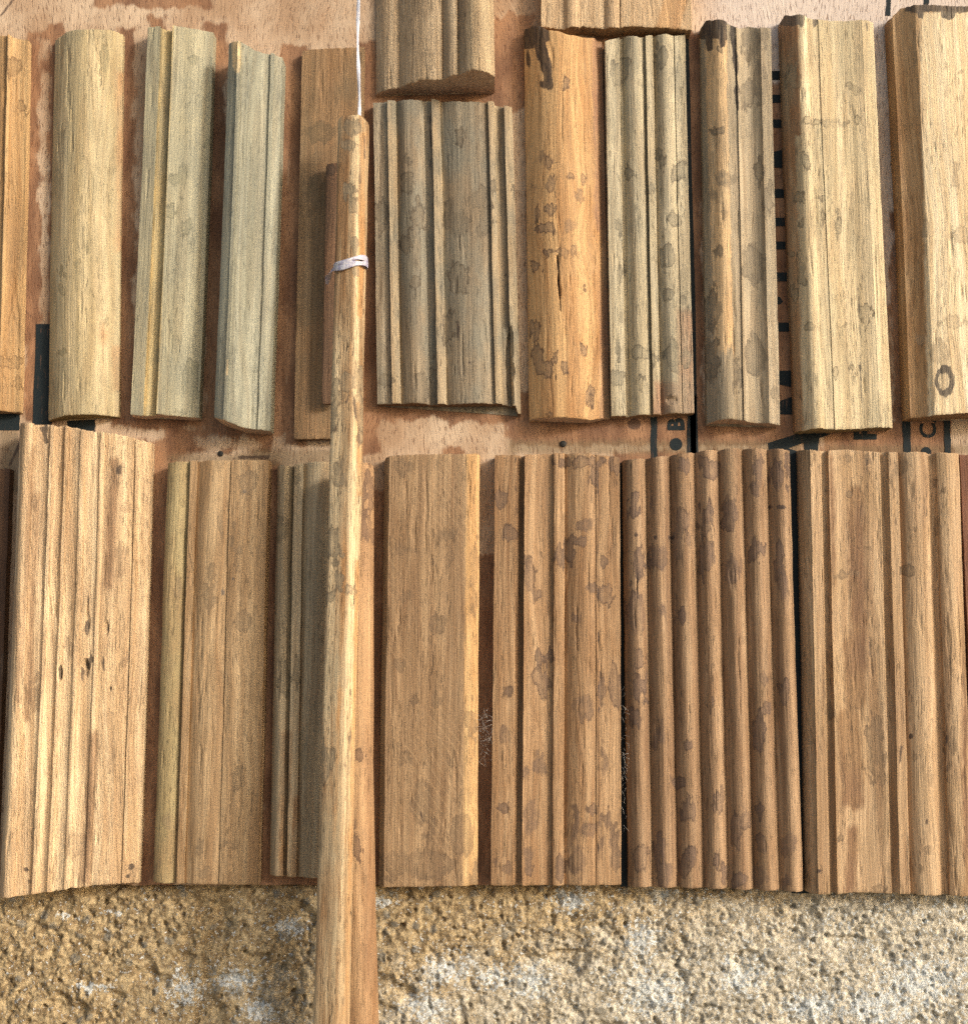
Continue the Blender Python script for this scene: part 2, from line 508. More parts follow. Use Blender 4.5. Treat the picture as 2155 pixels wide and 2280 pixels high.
def stick(name, label, stations, mat, end_mat, squash=0.9, flat=0.02, square=5.5, soot=(), stains=(), zone=(), top_round=True, group=None):
    """A round-fronted stick through stations (y, left x, right x, height of its axis)."""
    SEED[0] += 17
    seed = SEED[0]
    pts = []
    for y, xl, xr, h in stations:
        a, b = world_of(xl, y, h), world_of(xr, y, h)
        m = (a + b) / 2
        pts.append((m[0], -h * 0.001, m[1], np.linalg.norm(b - a) / 2))
    pts = np.array(pts)
    s = np.r_[0, np.cumsum(np.linalg.norm(np.diff(pts[:, :3], axis=0), axis=1))]
    n = int(s[-1] / 0.0011)
    e = np.array([0, 0.0004, 0.001, 0.0018])
    ss = np.r_[e, np.linspace(0.003, s[-1] - 0.003, n), s[-1] - e[::-1]]
    C = np.stack([np.interp(ss, s, pts[:, k]) for k in range(4)], 1)
    na = 56
    th = np.linspace(0, 2 * math.pi, na, endpoint=False)
    q_ = th - 0.30
    r = (np.abs(np.cos(q_)) ** square + np.abs(np.sin(q_)) ** square) ** (-1.0 / square) * (1 + flat * np.cos(3 * th + 1.0))
    r = r / np.abs(r * np.cos(th)).max()
    S, T = np.meshgrid(ss * 1000, th, indexing='ij')
    R = C[:, 3][:, None] * r[None, :]
    R = R + 0.00022 * (fbm(T * 3.5, S * 0.03, seed, 3) - 0.5) * 2 + 0.00012 * (fbm(T * 9, S * 0.1, seed + 1, 2) - 0.5)
    de = np.minimum(ss, ss[-1] - ss) * 1000
    R = R * (1 - 0.16 * np.exp(-de / 0.9))[:, None]
    base = C[0, :3].copy()
    mid = C[len(C) // 2, :3]
    V = np.stack([C[:, 0][:, None] + R * np.cos(T), C[:, 1][:, None] - squash * R * np.sin(T), np.repeat(C[:, 2][:, None], na, 1)], -1)
    zj = 0.0007 * (fbm(th * 2, 0 * th, seed + 3, 2) - 0.5)
    V[0, :, 2] += zj
    px, py = pixel_of(V[..., 0], V[..., 1], V[..., 2])
    at = {'stain': field(px, py, stains).ravel(), 'soot': field(px, py, soot).ravel(), 'zone': field(px, py, zone).ravel()}
    root = bpy.data.objects.new(name, None)
    COL.objects.link(root)
    root.empty_display_size = 0.02
    root.location = tuple(mid)
    tag(root, label, 'stick', group)
    V = V - mid
    i = np.arange(len(ss) - 1)[:, None] * na
    j = np.arange(na)[None, :]
    f = np.stack([i + j, i + na + j, i + na + (j + 1) % na, i + (j + 1) % na], -1).reshape(-1, 4)
    mesh_object('shaft', V.reshape(-1, 3), f, mat, root, 40, at)
    for rr in (0, -1):
        ring = V[rr]
        c = ring.mean(0)
        v = [tuple(x) for x in ring] + [tuple(c + np.array([0, 0, 0.0004 if rr == 0 else -0.0004]))]
        fc = [(k, (k + 1) % na, na) if rr == 0 else ((k + 1) % na, k, na) for k in range(na)]
        mesh_object('cut_end', v, fc, end_mat, root, 40)
    return root

# ------------------------------------------------------------------ plywood board
def plywood():
    n = Nodes('plywood')
    p = n.scaled(n.coords(), (1000, 1000, 1000))
    lean = n.noise(n.scaled(p, (0.008, 1, 0.008)), 2.0)
    sep = n.t.nodes.new('ShaderNodeSeparateXYZ')
    n.put(sep.inputs[0], p)
    wx = n.math('MULTIPLY', n.math('SUBTRACT', lean, 0.42), 45.0)
    q = n.addv(p, n.xyz(wx, 0.0, 0.0))
    fine = n.noise(n.scaled(q, (1.0, 0.5, 0.05)), 3.0, 0.6)
    por = n.noise(n.scaled(q, (2.0, 1.2, 0.20), (31, 7, 3)), 1.5, 0.5)
    blo = n.noise(n.scaled(p, (0.03, 0.05, 0.02)), 3.0, 0.6)
    rag = n.noise(n.scaled(p, (0.55, 0.4, 0.10), (2, 4, 8)), 4.0, 0.65)
    col = n.mix(n.step(blo, 0.35, 0.65), lin((214, 184, 150), GAIN), lin((184, 146, 110), GAIN))
    d = n.math('ADD', n.attr('stain'), n.math('MULTIPLY', n.math('SUBTRACT', rag, 0.5), 30.0))
    col = n.mix(n.math('MULTIPLY', n.step(n.attr('bleach'), -60.0, 80.0), 0.8), col, lin((224, 208, 196), GAIN))
    d = n.math('ADD', d, n.math('MULTIPLY', n.math('SUBTRACT', n.noise(n.scaled(p, (0.10, 0.1, 0.07), (5, 5, 5)), 2.0), 0.5), 50.0))
    m = n.step(n.math('ADD', d, 9.0), -4.0, 7.0)
    red = n.mix(n.step(n.noise(n.scaled(p, (0.09, 0.1, 0.03), (8, 1, 1)), 3.0), 0.35, 0.65), lin((174, 122, 82), GAIN), lin((128, 82, 54), GAIN))
    col = n.mix(n.math('MULTIPLY', m, 0.9), col, red)
    g = n.math('ADD', n.attr('zone'), n.math('MULTIPLY', n.math('SUBTRACT', rag, 0.5), 24.0))
    col = n.mix(n.math('MULTIPLY', n.step(g, -8.0, 10.0), 0.55), col, lin((128, 110, 78), GAIN))
    k = n.math('ADD', n.attr('soot'), n.math('MULTIPLY', n.math('SUBTRACT', rag, 0.5), 8.0))
    col = n.mix(n.math('MULTIPLY', n.step(k, -1.0, 2.0), 0.75), col, lin((74, 56, 52), GAIN))
    col = n.mix(1.0, col, n.grey(n.math('ADD', 0.66, n.math('MULTIPLY', fine, 0.68))), 'MULTIPLY')
    pm = n.step(por, 0.56, 0.68)
    col = n.mix(n.math('MULTIPLY', pm, 0.65), col, lin((116, 72, 48), GAIN))
    n.put(n.b.inputs['Base Color'], col)
    n.b.inputs['Roughness'].default_value = 0.8
    n.b.inputs['Specular IOR Level'].default_value = 0.2
    n.bump(n.math('SUBTRACT', n.math('MULTIPLY', fine, 0.8), n.math('MULTIPLY', pm, 0.6)), 0.55, 0.0004)
    return n.m

X0, X1 = -0.30, 0.30
ZB = world_of(1077, 1971, 0)[1]
ZT = 0.40
board = bpy.data.objects.new('plywood_board', None)
COL.objects.link(board)
board.location = (0, 0, ZB)
tag(board, 'water stained plywood board with black stencil print behind all the moulding samples', 'board')
step = 0.0011
gx, gz = np.arange(X0, X1 + step / 2, step), np.arange(0, ZT - ZB + step / 2, step)
GX, GZ = np.meshgrid(gx, gz)
GY = 0.00025 * (fbm(GX * 60, GZ * 40, 3, 3) - 0.5)
GZj = GZ.copy()
GZj[0] += 0.0008 * (fbm(gx * 300, 0 * gx, 5, 3) - 0.5)
bpx, bpy_ = pixel_of(GX, GY, GZj + ZB)
stain_b = field(bpx, bpy_, [
    ('b', 60, 70, 82, 930), ('b', 60, 70, 120, 82), ('b', 90, 138, 118, 152), ('b', 268, 70, 292, 930), ('b', 116, 60, 130, 930), ('b', 340, 44, 362, 62),
    ('b', 462, 60, 498, 950), ('b', 605, 140, 640, 960), ('b', 250, 930, 470, 945), ('b', 380, 960, 600, 1000), ('b', 640, 110, 672, 980),
    ('b', 806, 100, 842, 1000), ('b', 806, 895, 1160, 935), ('b', 1130, 880, 1190, 965), ('b', 836, 205, 1120, 232), ('b', 1095, 40, 1180, 240),
    ('b', 1150, 925, 1760, 985), ('b', 1330, 70, 1352, 930), ('b', 1515, 80, 1560, 930), ('b', 1715, 190, 1770, 960), ('b', 1990, 480, 2015, 930),
    ('b', 318, 985, 380, 1970), ('b', 585, 1030, 622, 1972), ('b', 1060, 1240, 1105, 1972), ('b', 830, 1100, 862, 1972), ('b', 560, 1940, 800, 1972),
    ('b', 1840, 940, 2010, 1010), ('b', 2030, 930, 2110, 1010), ('b', 215, -60, 465, 6), ('b', 990, 990, 1030, 1020), ('b', 1370, 1010, 1800, 1980)])
pale_b = field(bpx, bpy_, [('b', 862, 952, 1128, 1004), ('b', 880, 930, 1010, 1000), (480, 985, 40, 25), (555, 990, 30, 25)])
stain_b = np.minimum(stain_b, -pale_b - 4)
zone_b = field(bpx, bpy_, [('b', 1130, 980, 1780, 1012), ('b', 1840, 990, 2160, 1012), ('b', 560, 1000, 740, 1040), ('b', 0, 955, 45, 1100), ('b', 370, 1012, 600, 1030)])
soot_b = field(bpx, bpy_, [(1412, 944, 15, 13), ('b', 598, 985, 602, 1020), ('b', 530, 1014, 600, 1022), ('line', 0, 36, 30, -2, 3), ('line', 22, 1035, 45, 985, 4),
                           ('line', 55, 690, 70, 705, 3)])
bleach_b = np.maximum(box(bpx, bpy_, 1560, -300, 2400, 260), box(bpx, bpy_, 1960, -300, 2040, 700))
bm = np.stack([GX, GY, GZj], -1).reshape(-1, 3)
ply = plywood()
mesh_object('front_veneer', bm, grid_faces(len(gz), len(gx)), ply, board, 60, {'stain': stain_b.ravel(), 'soot': soot_b.ravel(), 'zone': zone_b.ravel(), 'bleach': bleach_b.ravel()})
edge_mat = end_grain('plywood_edge', (214, 170, 128), (150, 98, 64))
zc = ZT - ZB
bv = [(X0, 0.0002, 0), (X1, 0.0002, 0), (X1, 0.0002, zc), (X0, 0.0002, zc), (X0, 0.006, 0), (X1, 0.006, 0), (X1, 0.006, zc), (X0, 0.006, zc)]
mesh_object('ply_core', bv, [(0, 4, 5, 1), (1, 5, 6, 2), (2, 6, 7, 3), (3, 7, 4, 0), (4, 7, 6, 5)], edge_mat, board, 30)

# black stencil print on the board, and black strips that darken two gaps
def paint():
    n = Nodes('stencil_or_gap_black')
    p = n.scaled(n.coords(), (1000, 1000, 1000))
    a = n.noise(n.scaled(p, (1.1, 1, 0.12)), 3.0, 0.65)
    c = n.noise(n.scaled(p, (0.9, 1, 0.9), (4, 4, 4)), 3.0, 0.7)
    f = n.math('MAXIMUM', n.step(a, 0.60, 0.72), n.step(c, 0.66, 0.74))
    n.put(n.b.inputs['Base Color'], n.mix(n.math('MULTIPLY', f, 0.55), lin((30, 40, 44)), lin((120, 84, 62))))
    n.b.inputs['Roughness'].default_value = 0.75
    n.b.inputs['Specular IOR Level'].default_value = 0.2
    n.bump(a, 0.3, 0.0002)
    return n.m
ink = paint()
def print_poly(name, pts, h=0.22):
    w = [world_of(x, y, h) for x, y in pts]
    v = [(a[0], -h * 0.001, a[1] - ZB) for a in w]
    mesh_object(name, v, [tuple(range(len(v)))[::-1]], ink, board, 0)
def print_rect(name, x0, y0, x1, y1, h=0.22, slant=0.0):
    j = lambda: RNG.uniform(-1.0, 1.0)
    k = 7
    ys = np.linspace(y0, y1, k)
    left = [(x0 + slant * t + j(), y) for t, y in zip(np.linspace(0, 1, k), ys)]
    right = [(x1 + slant * t + j(), y) for t, y in zip(np.linspace(0, 1, k), ys)]
    print_poly(name, left + right[::-1], h)
print_rect('stripe_or_gap_shade', 1449, 915, 1463, 1030)
print_rect('stripe_or_gap_shade', 1516, 70, 1533, 1010, slant=22)
print_rect('stripe_or_gap_shade', 1530, 880, 1550, 1014)
print_rect('stripe_or_gap_shade', 2008, 910, 2025, 1012, slant=4)
print_rect('stripe_or_gap_shade', 2100, 915, 2114, 1012, slant=4)
print_rect('stripe_or_gap_shade', 1976, -40, 1986, 34, slant=-4)
print_rect('stripe_or_gap_shade', 2058, -40, 2070, 10, slant=-2)
print_rect('stripe_or_gap_shade', 80, 721, 122, 945, slant=-7)
print_rect('painted_patch', 150, 930, 212, 962)
print_rect('painted_patch', -30, 912, 44, 958)
print_rect('stripe_or_gap_shade', -60, 1050, 30, 1098)
for y0, y1 in ((157, 177), (210, 228), (265, 284), (420, 440), (484, 503), (537, 555), (606, 626), (718, 738)):
    print_rect('painted_bar', 1700, y0, 1775, y1)
print_poly('painted_bar', [(1700, 342), (1745, 332), (1775, 332), (1775, 374), (1745, 374), (1720, 372), (1700, 362)])
print_poly('painted_bar', [(1715, 664), (1736, 660), (1743, 671), (1738, 677), (1715, 677)])
print_poly('painted_bar', [(1720, 825), (1775, 825), (1775, 866), (1745, 858), (1720, 852)])
print_poly('painted_bar', [(1720, 898), (1755, 886), (1775, 880), (1775, 923), (1720, 923)])
print_poly('painted_letter', [(1710, 986), (1768, 968), (1800, 955), (1852, 955), (1846, 968), (1824, 975), (1820, 1012), (1793, 1012), (1789, 986), (1756, 998), (1778, 1006), (1778, 1030), (1740, 1012), (1712, 1004)])
print_rect('stripe_or_gap_shade', 1738, 1022, 1808, 1990, slant=24, h=0.26)  # print made continuous, painting in the gap's shade right of the reeds
print_rect('stripe_or_gap_shade', 1374, 1030, 1406, 1975, slant=8, h=0.26)  # likewise blackened: painted shade for the gap left of the reeds
c = [(1505 + 14 * math.cos(a), 989 + 14 * math.sin(a)) for a in np.linspace(0, 2 * math.pi, 25)[:-1]]
print_poly('painted_dot', c[::-1])
c = [(2062 + 11 * math.cos(a), 1006 + 11 * math.sin(a)) for a in np.linspace(0, 2 * math.pi, 25)[:-1]]
print_poly('painted_dot', c[::-1])
def print_text(txt, x, y, size_px, bold=0.03, h=0.24):
    """Letters reading up the board, their foot towards the right."""
    cu = bpy.data.curves.new('letters', 'FONT')
    cu.body, cu.size, cu.offset, cu.resolution_u = txt, 1.0, bold, 5
    tmp = bpy.data.objects.new('letters', cu)
    COL.objects.link(tmp)
    bpy.context.view_layer.update()
    me0 = tmp.evaluated_get(bpy.context.evaluated_depsgraph_get()).to_mesh()
    s = size_px * 0.000208
    w = world_of(x, y, h)
    v = [(w[0] - p.co.y * s, -h * 0.001, w[1] + p.co.x * s - ZB) for p in me0.vertices]
    f = [tuple(q.vertices) for q in me0.polygons]
    bpy.data.objects.remove(tmp)
    mesh_object('painted_letter', v, f, ink, board, 0)
print_text('B', 1522, 959, 50, 0.05)
print_text('C', 2084, 976, 51, 0.02)
print_text('A', 2084, 940, 51, 0.02)
print_text('F', 1949, 980, 66, 0.05)

nail_n = Nodes('dark_nail')
nail_n.b.inputs['Base Color'].default_value = lin((44, 42, 38))
nail_n.b.inputs['Roughness'].default_value = 0.7
nail_n.b.inputs['Metallic'].default_value = 0.4
for x, y, r in ((491, 1010, 6.5), (1254, 988, 7.5)):
    w = world_of(x, y, 0.3)
    rr = r * 0.000208
    v, f = [], []
    for k, (q, hh) in enumerate(((1.0, 0.1), (0.97, 0.5), (0.7, 0.75), (0.0, 0.8))):
        for a in range(16):
            v.append((w[0] + rr * q * math.cos(a * math.pi / 8), -hh * 0.001, w[1] - ZB + rr * q * math.sin(a * math.pi / 8)))
    for k in range(3):
        for a in range(16):
            f.append((k * 16 + a, k * 16 + (a + 1) % 16, (k + 1) * 16 + (a + 1) % 16, (k + 1) * 16 + a))
    mesh_object('nail_head', v, f, nail_n.m, board, 40)

# ------------------------------------------------------------------ rough concrete wall under the board
def concrete():
    n = Nodes('rough_concrete')
    p = n.scaled(n.coords(), (1000, 1000, 1000))
    a = n.noise(n.scaled(p, (0.30, 0.30, 0.30)), 5.0, 0.7)
    b = n.noise(n.scaled(p, (1.3, 1.3, 1.3), (3, 1, 2)), 4.0, 0.7)
    g = n.noise(n.scaled(p, (0.09, 0.09, 0.09), (9, 9, 2)), 4.0, 0.65)
    s = n.noise(n.scaled(p, (0.6, 0.6, 0.6), (7, 2, 6)), 4.0, 0.72)
    k = n.voronoi(n.scaled(p, (0.9, 0.9, 0.9), (1, 5, 6)))
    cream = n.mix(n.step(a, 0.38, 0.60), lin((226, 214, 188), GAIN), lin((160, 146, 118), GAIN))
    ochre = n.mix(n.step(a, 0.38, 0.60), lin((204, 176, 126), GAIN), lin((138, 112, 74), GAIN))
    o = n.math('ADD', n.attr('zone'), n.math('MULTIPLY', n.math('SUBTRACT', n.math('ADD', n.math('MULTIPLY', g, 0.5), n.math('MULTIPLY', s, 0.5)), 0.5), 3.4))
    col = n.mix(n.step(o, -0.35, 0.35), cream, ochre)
    w = n.math('ADD', n.attr('chalk'), n.math('MULTIPLY', n.math('SUBTRACT', n.math('ADD', n.math('MULTIPLY', a, 0.35), n.math('MULTIPLY', s, 0.65)), 0.5), 6.5))
    col = n.mix(n.math('MULTIPLY', n.step(w, 0.30, 0.42), 0.85), col, n.mix(n.step(b, 0.4, 0.6), lin((236, 240, 238), GAIN), lin((184, 192, 190), GAIN)))
    col = n.mix(n.math('MULTIPLY', n.step(n.noise(n.scaled(p, (0.8, 0.8, 0.8), (17, 12, 6)), 3.0, 0.7), 0.62, 0.67), 0.75), col, lin((84, 90, 86), GAIN))
    col = n.mix(n.math('MULTIPLY', n.step(b, 0.64, 0.70), 0.5), col, lin((104, 86, 60), GAIN))
    col = n.mix(n.attr('stone'), col, lin((128, 124, 112), GAIN))
    col = n.mix(1.0, col, n.grey(n.step(b, 0.3, 0.7, 1.16, 0.84)), 'MULTIPLY')
    n.put(n.b.inputs['Base Color'], col)
    n.b.inputs['Roughness'].default_value = 0.9
    n.b.inputs['Specular IOR Level'].default_value = 0.2
    h = n.math('ADD', n.math('MULTIPLY', s, 1.2), n.math('MULTIPLY', b, 0.6))
    n.bump(n.math('SUBTRACT', h, n.math('MULTIPLY', k, 0.25)), 0.55, 0.0011)
    return n.m

cs = 0.00058
cx, cz = np.arange(-0.36, 0.36, cs), np.arange(-0.115, 0.010, cs)
CX, CZ = np.meshgrid(cx, cz)
mx, mz = CX * 1000, CZ * 1000
wxn = 3.0 * (fbm(mx * 0.2, mz * 0.2, 41, 3) - 0.5)
wzn = 3.0 * (fbm(mx * 0.2, mz * 0.2, 43, 3) - 0.5)
mx2, mz2 = mx + wxn, mz + wzn
H = 4.2 * (fbm(mx2 * 0.035, mz2 * 0.045, 51, 3) - 0.5)
H += 3.4 * (fbm(mx2 * 0.13, mz2 * 0.15, 53, 5, 0.72) - 0.5)
H -= 1.8 * np.abs(2 * fbm(mx2 * 0.22, mz2 * 0.22, 58, 4, 0.6) - 1) ** 0.7
crumb = smooth(0.38, 0.62, fbm(mx * 0.06, mz * 0.06, 55, 3))
H *= 0.45 + 0.75 * crumb
H += 1.2 * (0.3 + crumb) * (fbm(mx * 0.8, mz * 0.8, 54, 2, 0.6) - 0.5)
ridge = 1 - np.abs(2 * fbm(mx2 * 0.10, mz2 * 0.12, 57, 3) - 1)
H += 1.6 * (ridge - 0.7)
d1, v1 = worley(mx2 * 0.24, mz2 * 0.24, 61)
H += 1.3 * np.sqrt(np.clip(0.34 - d1 ** 2, 0, 1)) * (v1 > 0.88)
d2, v2 = worley(mx2 * 0.5, mz2 * 0.5, 67)
H += 0.35 * np.sqrt(np.clip(0.3 - d2 ** 2, 0, 1)) * (v2 > 0.82)
pit, pv = worley(mx * 0.17, mz * 0.17, 71)
pr = 0.10 + 0.12 * vnoise(mx * 0.8, mz * 0.8, 77)
H -= 2.2 * smooth(pr + 0.05, pr - 0.05, pit + 0.12 * (fbm(mx * 0.9, mz * 0.9, 78, 2) - 0.5)) * (pv > 0.72)
pit2, pv2 = worley(mx * 0.4, mz * 0.4, 79)
H -= 1.2 * smooth(0.64, 0.74, fbm(mx * 0.33, mz * 0.33, 80, 3, 0.6))
H -= 3.0 * smooth(0.62, 0.74, fbm(mx * 0.05, mz * 0.06, 83, 3))
cpx, cpy = pixel_of(CX, 0 * CX, CZ + ZB)
crack = field(cpx, cpy, [('line', 1530, 1985, 1455, 2075, 5), ('line', 1455, 2075, 1530, 2190, 7), ('line', 1530, 2190, 1518, 2300, 6), ('line', 1020, 2230, 1035, 2300, 10)]) + 7 * (vnoise(mx * 0.5, mz * 0.5, 89) - 0.5)
H -= 1.8 * smooth(-3, 8, crack)
H *= 0.8
top_fall = smooth(-0.006, 0.008, CZ)
CY = 0.0030 - 0.001 * H + 0.004 * top_fall
zone_c = 0.40 - (cpx - 800) / 1250 + 0.35 * smooth(2120, 1985, cpy) - 0.35 * smooth(2050, 2280, cpy)  # own ochre tint, with the dimmer light on the left painted in
chalk = -0.22 + 0.26 * smooth(900, 2100, cpx)
for ex_, ey_, rx_, ry_ in ((410, 2210, 45, 45), (200, 2205, 40, 14), (1000, 2165, 70, 40), (1090, 2180, 50, 30), (1180, 2190, 55, 40), (1270, 2010, 50, 30), (570, 2260, 40, 30),
                           (830, 2010, 50, 20), (1430, 2100, 40, 50), (1460, 2220, 90, 60), (1820, 2250, 80, 40), (2060, 2190, 120, 70), (1960, 2250, 120, 60), (950, 2250, 60, 40),
                           (1650, 2180, 60, 50), (1480, 1995, 30, 22), (250, 2040, 20, 8), (140, 2043, 20, 6), (640, 2070, 40, 25), (520, 2190, 60, 30)):
    chalk = np.maximum(chalk, -0.22 + 0.85 * np.exp(-((cpx - ex_) / rx_) ** 2 - ((cpy - ey_) / ry_) ** 2))
stone = ((d1 < 0.42) & (v1 > 0.93)).astype(float) * 0.7
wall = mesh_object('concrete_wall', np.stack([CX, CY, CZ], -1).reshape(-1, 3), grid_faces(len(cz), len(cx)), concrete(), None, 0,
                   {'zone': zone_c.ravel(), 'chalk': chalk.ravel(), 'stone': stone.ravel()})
wall.location = (0, 0, ZB)
tag(wall, 'rough pitted ochre and cream concrete wall under the board', 'wall')
bk = mesh_object('wall_core', [(-0.36, 0.026, -0.75), (0.36, 0.026, -0.75), (0.36, 0.026, 0.5), (-0.36, 0.026, 0.5), (-0.36, 0.10, -0.75), (0.36, 0.10, -0.75), (0.36, 0.10, 0.5), (-0.36, 0.10, 0.5)],
                 [(0, 1, 2, 3), (0, 4, 5, 1), (1, 5, 6, 2), (2, 6, 7, 3), (3, 7, 4, 0), (4, 7, 6, 5)], wall.data.materials[0], wall, 30)
gn = Nodes('pale_bounce_ground')
gp = gn.scaled(gn.coords(), (6, 6, 6))
gn.put(gn.b.inputs['Base Color'], gn.mix(gn.noise(gp, 5.0, 0.65), lin((176, 164, 146)), lin((138, 128, 112))))
gn.b.inputs['Roughness'].default_value = 0.95
ground = mesh_object('ground', [(-60, -60, 0), (60, -60, 0), (60, 60, 0), (-60, 60, 0)], [(0, 1, 2, 3)], gn.m, None, 0)  # out of view, added to bounce fill light onto the undersides
ground.location = (0, 0, ZB - 0.75)
ground['kind'] = 'structure'
ground['label'], ground['category'] = 'unseen pale concrete ground before the wall, added for bounced light', 'ground'

# ------------------------------------------------------------------ the moulding samples
E_PALE = end_grain('cut_end_pale', (226, 196, 164), (184, 142, 104))
E_TAN = end_grain('cut_end_tan', (190, 150, 102), (140, 100, 62))
E_BROWN = end_grain('cut_end_brown', (150, 116, 82), (104, 74, 50))

# upper row, left to right
M_R1 = wood('wood_tan', (214, 172, 112), (176, 130, 76), weather=(150, 120, 82), weather_amt=0.35, stain=(150, 116, 74), rim=(104, 72, 44))
moulding('wood_moulding', 'tan moulding cut off by the left edge of the photo, upper row', ((63, 87), (43, 917)), 5, 520,
         [('flat_face', -90, 7, 3, 8), ('bead', 4, 8, 14, 8, 1.5), ('cove', 15, 7, 52, 5, -0.8)],
         [(-90, 72), (4, 79), (52, 87)], [(-90, 915), (52, 917)], M_R1, E_TAN, UPPER,
         stains=[(30, 150, 16, 26), (48, 240, 12, 18), (18, 395, 7, 14), (30, 805, 40, 12), (38, 860, 10, 16)])
M_R2 = wood('wood_straw', (222, 198, 148), (186, 162, 112), weather=(172, 158, 118), weather_amt=0.6, zone=((216, 168, 116), (190, 140, 86)), zone_soft=9, stain=(150, 138, 100), stain_amt=0.6, rim=(130, 108, 68), rim_amt=0.5, pores=0.5, warp=2)
moulding('wood_moulding', 'straw coloured half round moulding with one smooth curved face', ((200, 75), (188, 930)), 9, 520,
         [('rounded_face', 114, 2.5, 268, 3, 8.5)], [(114, 84), (140, 70), (190, 64), (240, 66), (268, 76)], [(114, 935), (150, 925), (200, 922), (268, 928)],
         M_R2, end_grain('cut_end_olive', (158, 136, 84), (110, 92, 52)), UPPER, zone=[('b', 258, 160, 280, 560), ('b', 250, 770, 276, 870), (232, 745, 9, 20)],
         stains=[(235, 128, 12, 28), (140, 785, 11, 7), (138, 645, 7, 12), (139, 600, 5, 14)], n_stain=3, stain_r=(4, 9))
M_R3 = wood('wood_sage', (196, 186, 148), (168, 158, 122), zone=((222, 196, 134), (200, 170, 106)), zone_soft=2, zone_rag=4, weather=(154, 152, 128), weather_amt=0.5, stain=(140, 136, 106), stain_amt=0.55, rim=(96, 94, 76), rim_amt=0.55, streak=0.8, warp=1.5, pores=0.35)
moulding('wood_moulding', 'pale sage moulding with a yellow groove running down it', ((333, 58), (293, 927)), 9, 520,
         [('flat_face', 309, 8.5, 338, 9.5), ('groove', 339, 7.6, 364, 6.6, 0.5), ('wide_face', 366, 10.5, 459, 6.5, 0.5)],
         [(309, 59), (336, 57), (350, 65), (364, 65), (368, 57), (410, 62), (459, 71)], [(309, 922), (330, 925), (366, 923), (440, 929), (459, 930)],
         M_R3, E_PALE, UPPER, zone_fn=lambda x, y: np.minimum(x - (362 - (y - 70) * 0.0500), (386 - (y - 70) * 0.0445) - x) + 1.5,
         stains=[(432, 133, 11, 10), (467, 140, 8, 14), (460, 320, 9, 18), (406, 395, 12, 30), (382, 470, 9, 16), (416, 505, 10, 30), (380, 398, 8, 20), (425, 850, 18, 50), (405, 915, 18, 7)])
M_R4 = wood('wood_grey_green', (184, 180, 152), (148, 146, 122), zone=((250, 222, 164), (236, 200, 138)), zone_soft=1.2, zone_rag=7, weather=(130, 132, 116), weather_amt=0.6, stain=(120, 120, 104), stain_amt=0.3, rim=(90, 92, 82), rim_amt=0.25, fibre=0.40, warp=2)
moulding('wood_moulding', 'grey green crown moulding with a pale chip at its top corner', ((508, 190), (478, 927)), 20, 520,
         [('chamfer', 493, 18, 512, 21, 0.5), ('fillet', 513, 22, 520, 22), ('cyma', 521, 20.6, 588, 12.4, 1.0, 's'), ('fillet', 589, 13.4, 598, 13), ('edge', 599, 11.6, 616, 9.5)],
         [(493, 97), (514, 93), (545, 103), (590, 118), (616, 126)], [(493, 929), (514, 936), (550, 948), (590, 956), (616, 959)],
         M_R4, E_PALE, UPPER, zone=[('b', 517, 80, 537, 130), (527, 140, 9, 22), ('line', 507, 800, 505, 835, 1.5)], n_stain=4)
M_R5 = wood('wood_olive_brown', (176, 136, 90), (148, 108, 66), weather=(136, 112, 78), weather_amt=0.7, stain=(110, 92, 64), stain_amt=0.6, rim_amt=0.15, fibre=0.3, pores=0.3, streak=0.8)
moulding('wood_batten', 'flat brown batten behind the hanging stick, upper row', ((674, 111), (656, 977)), 5, 520,
         [('flat_face', 665, 4.6, 806, 5.0)], [(665, 112), (690, 108), (806, 103)], [(665, 977), (806, 977)], M_R5, E_BROWN, UPPER,
         stains=[(715, 295, 32, 24), (705, 430, 24, 40), (690, 475, 10, 10)], cat='batten')
M_T1 = wood('wood_raw_tan', (222, 192, 148), (186, 154, 112), weather=(164, 138, 104), weather_amt=0.5, fuzz=0.9, bump=0.8, stain=(120, 98, 70), stain_amt=0.4, rim_amt=0.15, zone=((216, 188, 140), (190, 158, 112)), zone_soft=10)
moulding('wood_moulding', 'thick raw sawn crown moulding hanging in from the top edge', ((836, 0), (835, 209)), 3, 100,
         [('bead', 836, 1.5, 888, 6.5, 2.2), ('face', 889, 7, 981, 15, 3.2), ('bead', 984, 14, 1017, 18.5, 1.6), ('rounded_face', 1018, 17, 1099, 17, 7)],
         [(836, -230), (1099, -230)], [(836, 209), (888, 194), (981, 176), (1017, 165), (1040, 157), (1070, 155), (1099, 169)], M_T1, E_PALE, UPPER,
         zone=[(1070, 60, 30, 160)], n_stain=6, jag=2.5, rough=1.2)
M_T2 = wood('wood_raw_honey', (218, 184, 138), (198, 160, 114), zone=((216, 168, 112), (188, 138, 86)), zone_soft=5, fuzz=0.8, bump=0.6, streak=0.6, stain=(140, 112, 80), stain_amt=0.3, rim_amt=0.2)
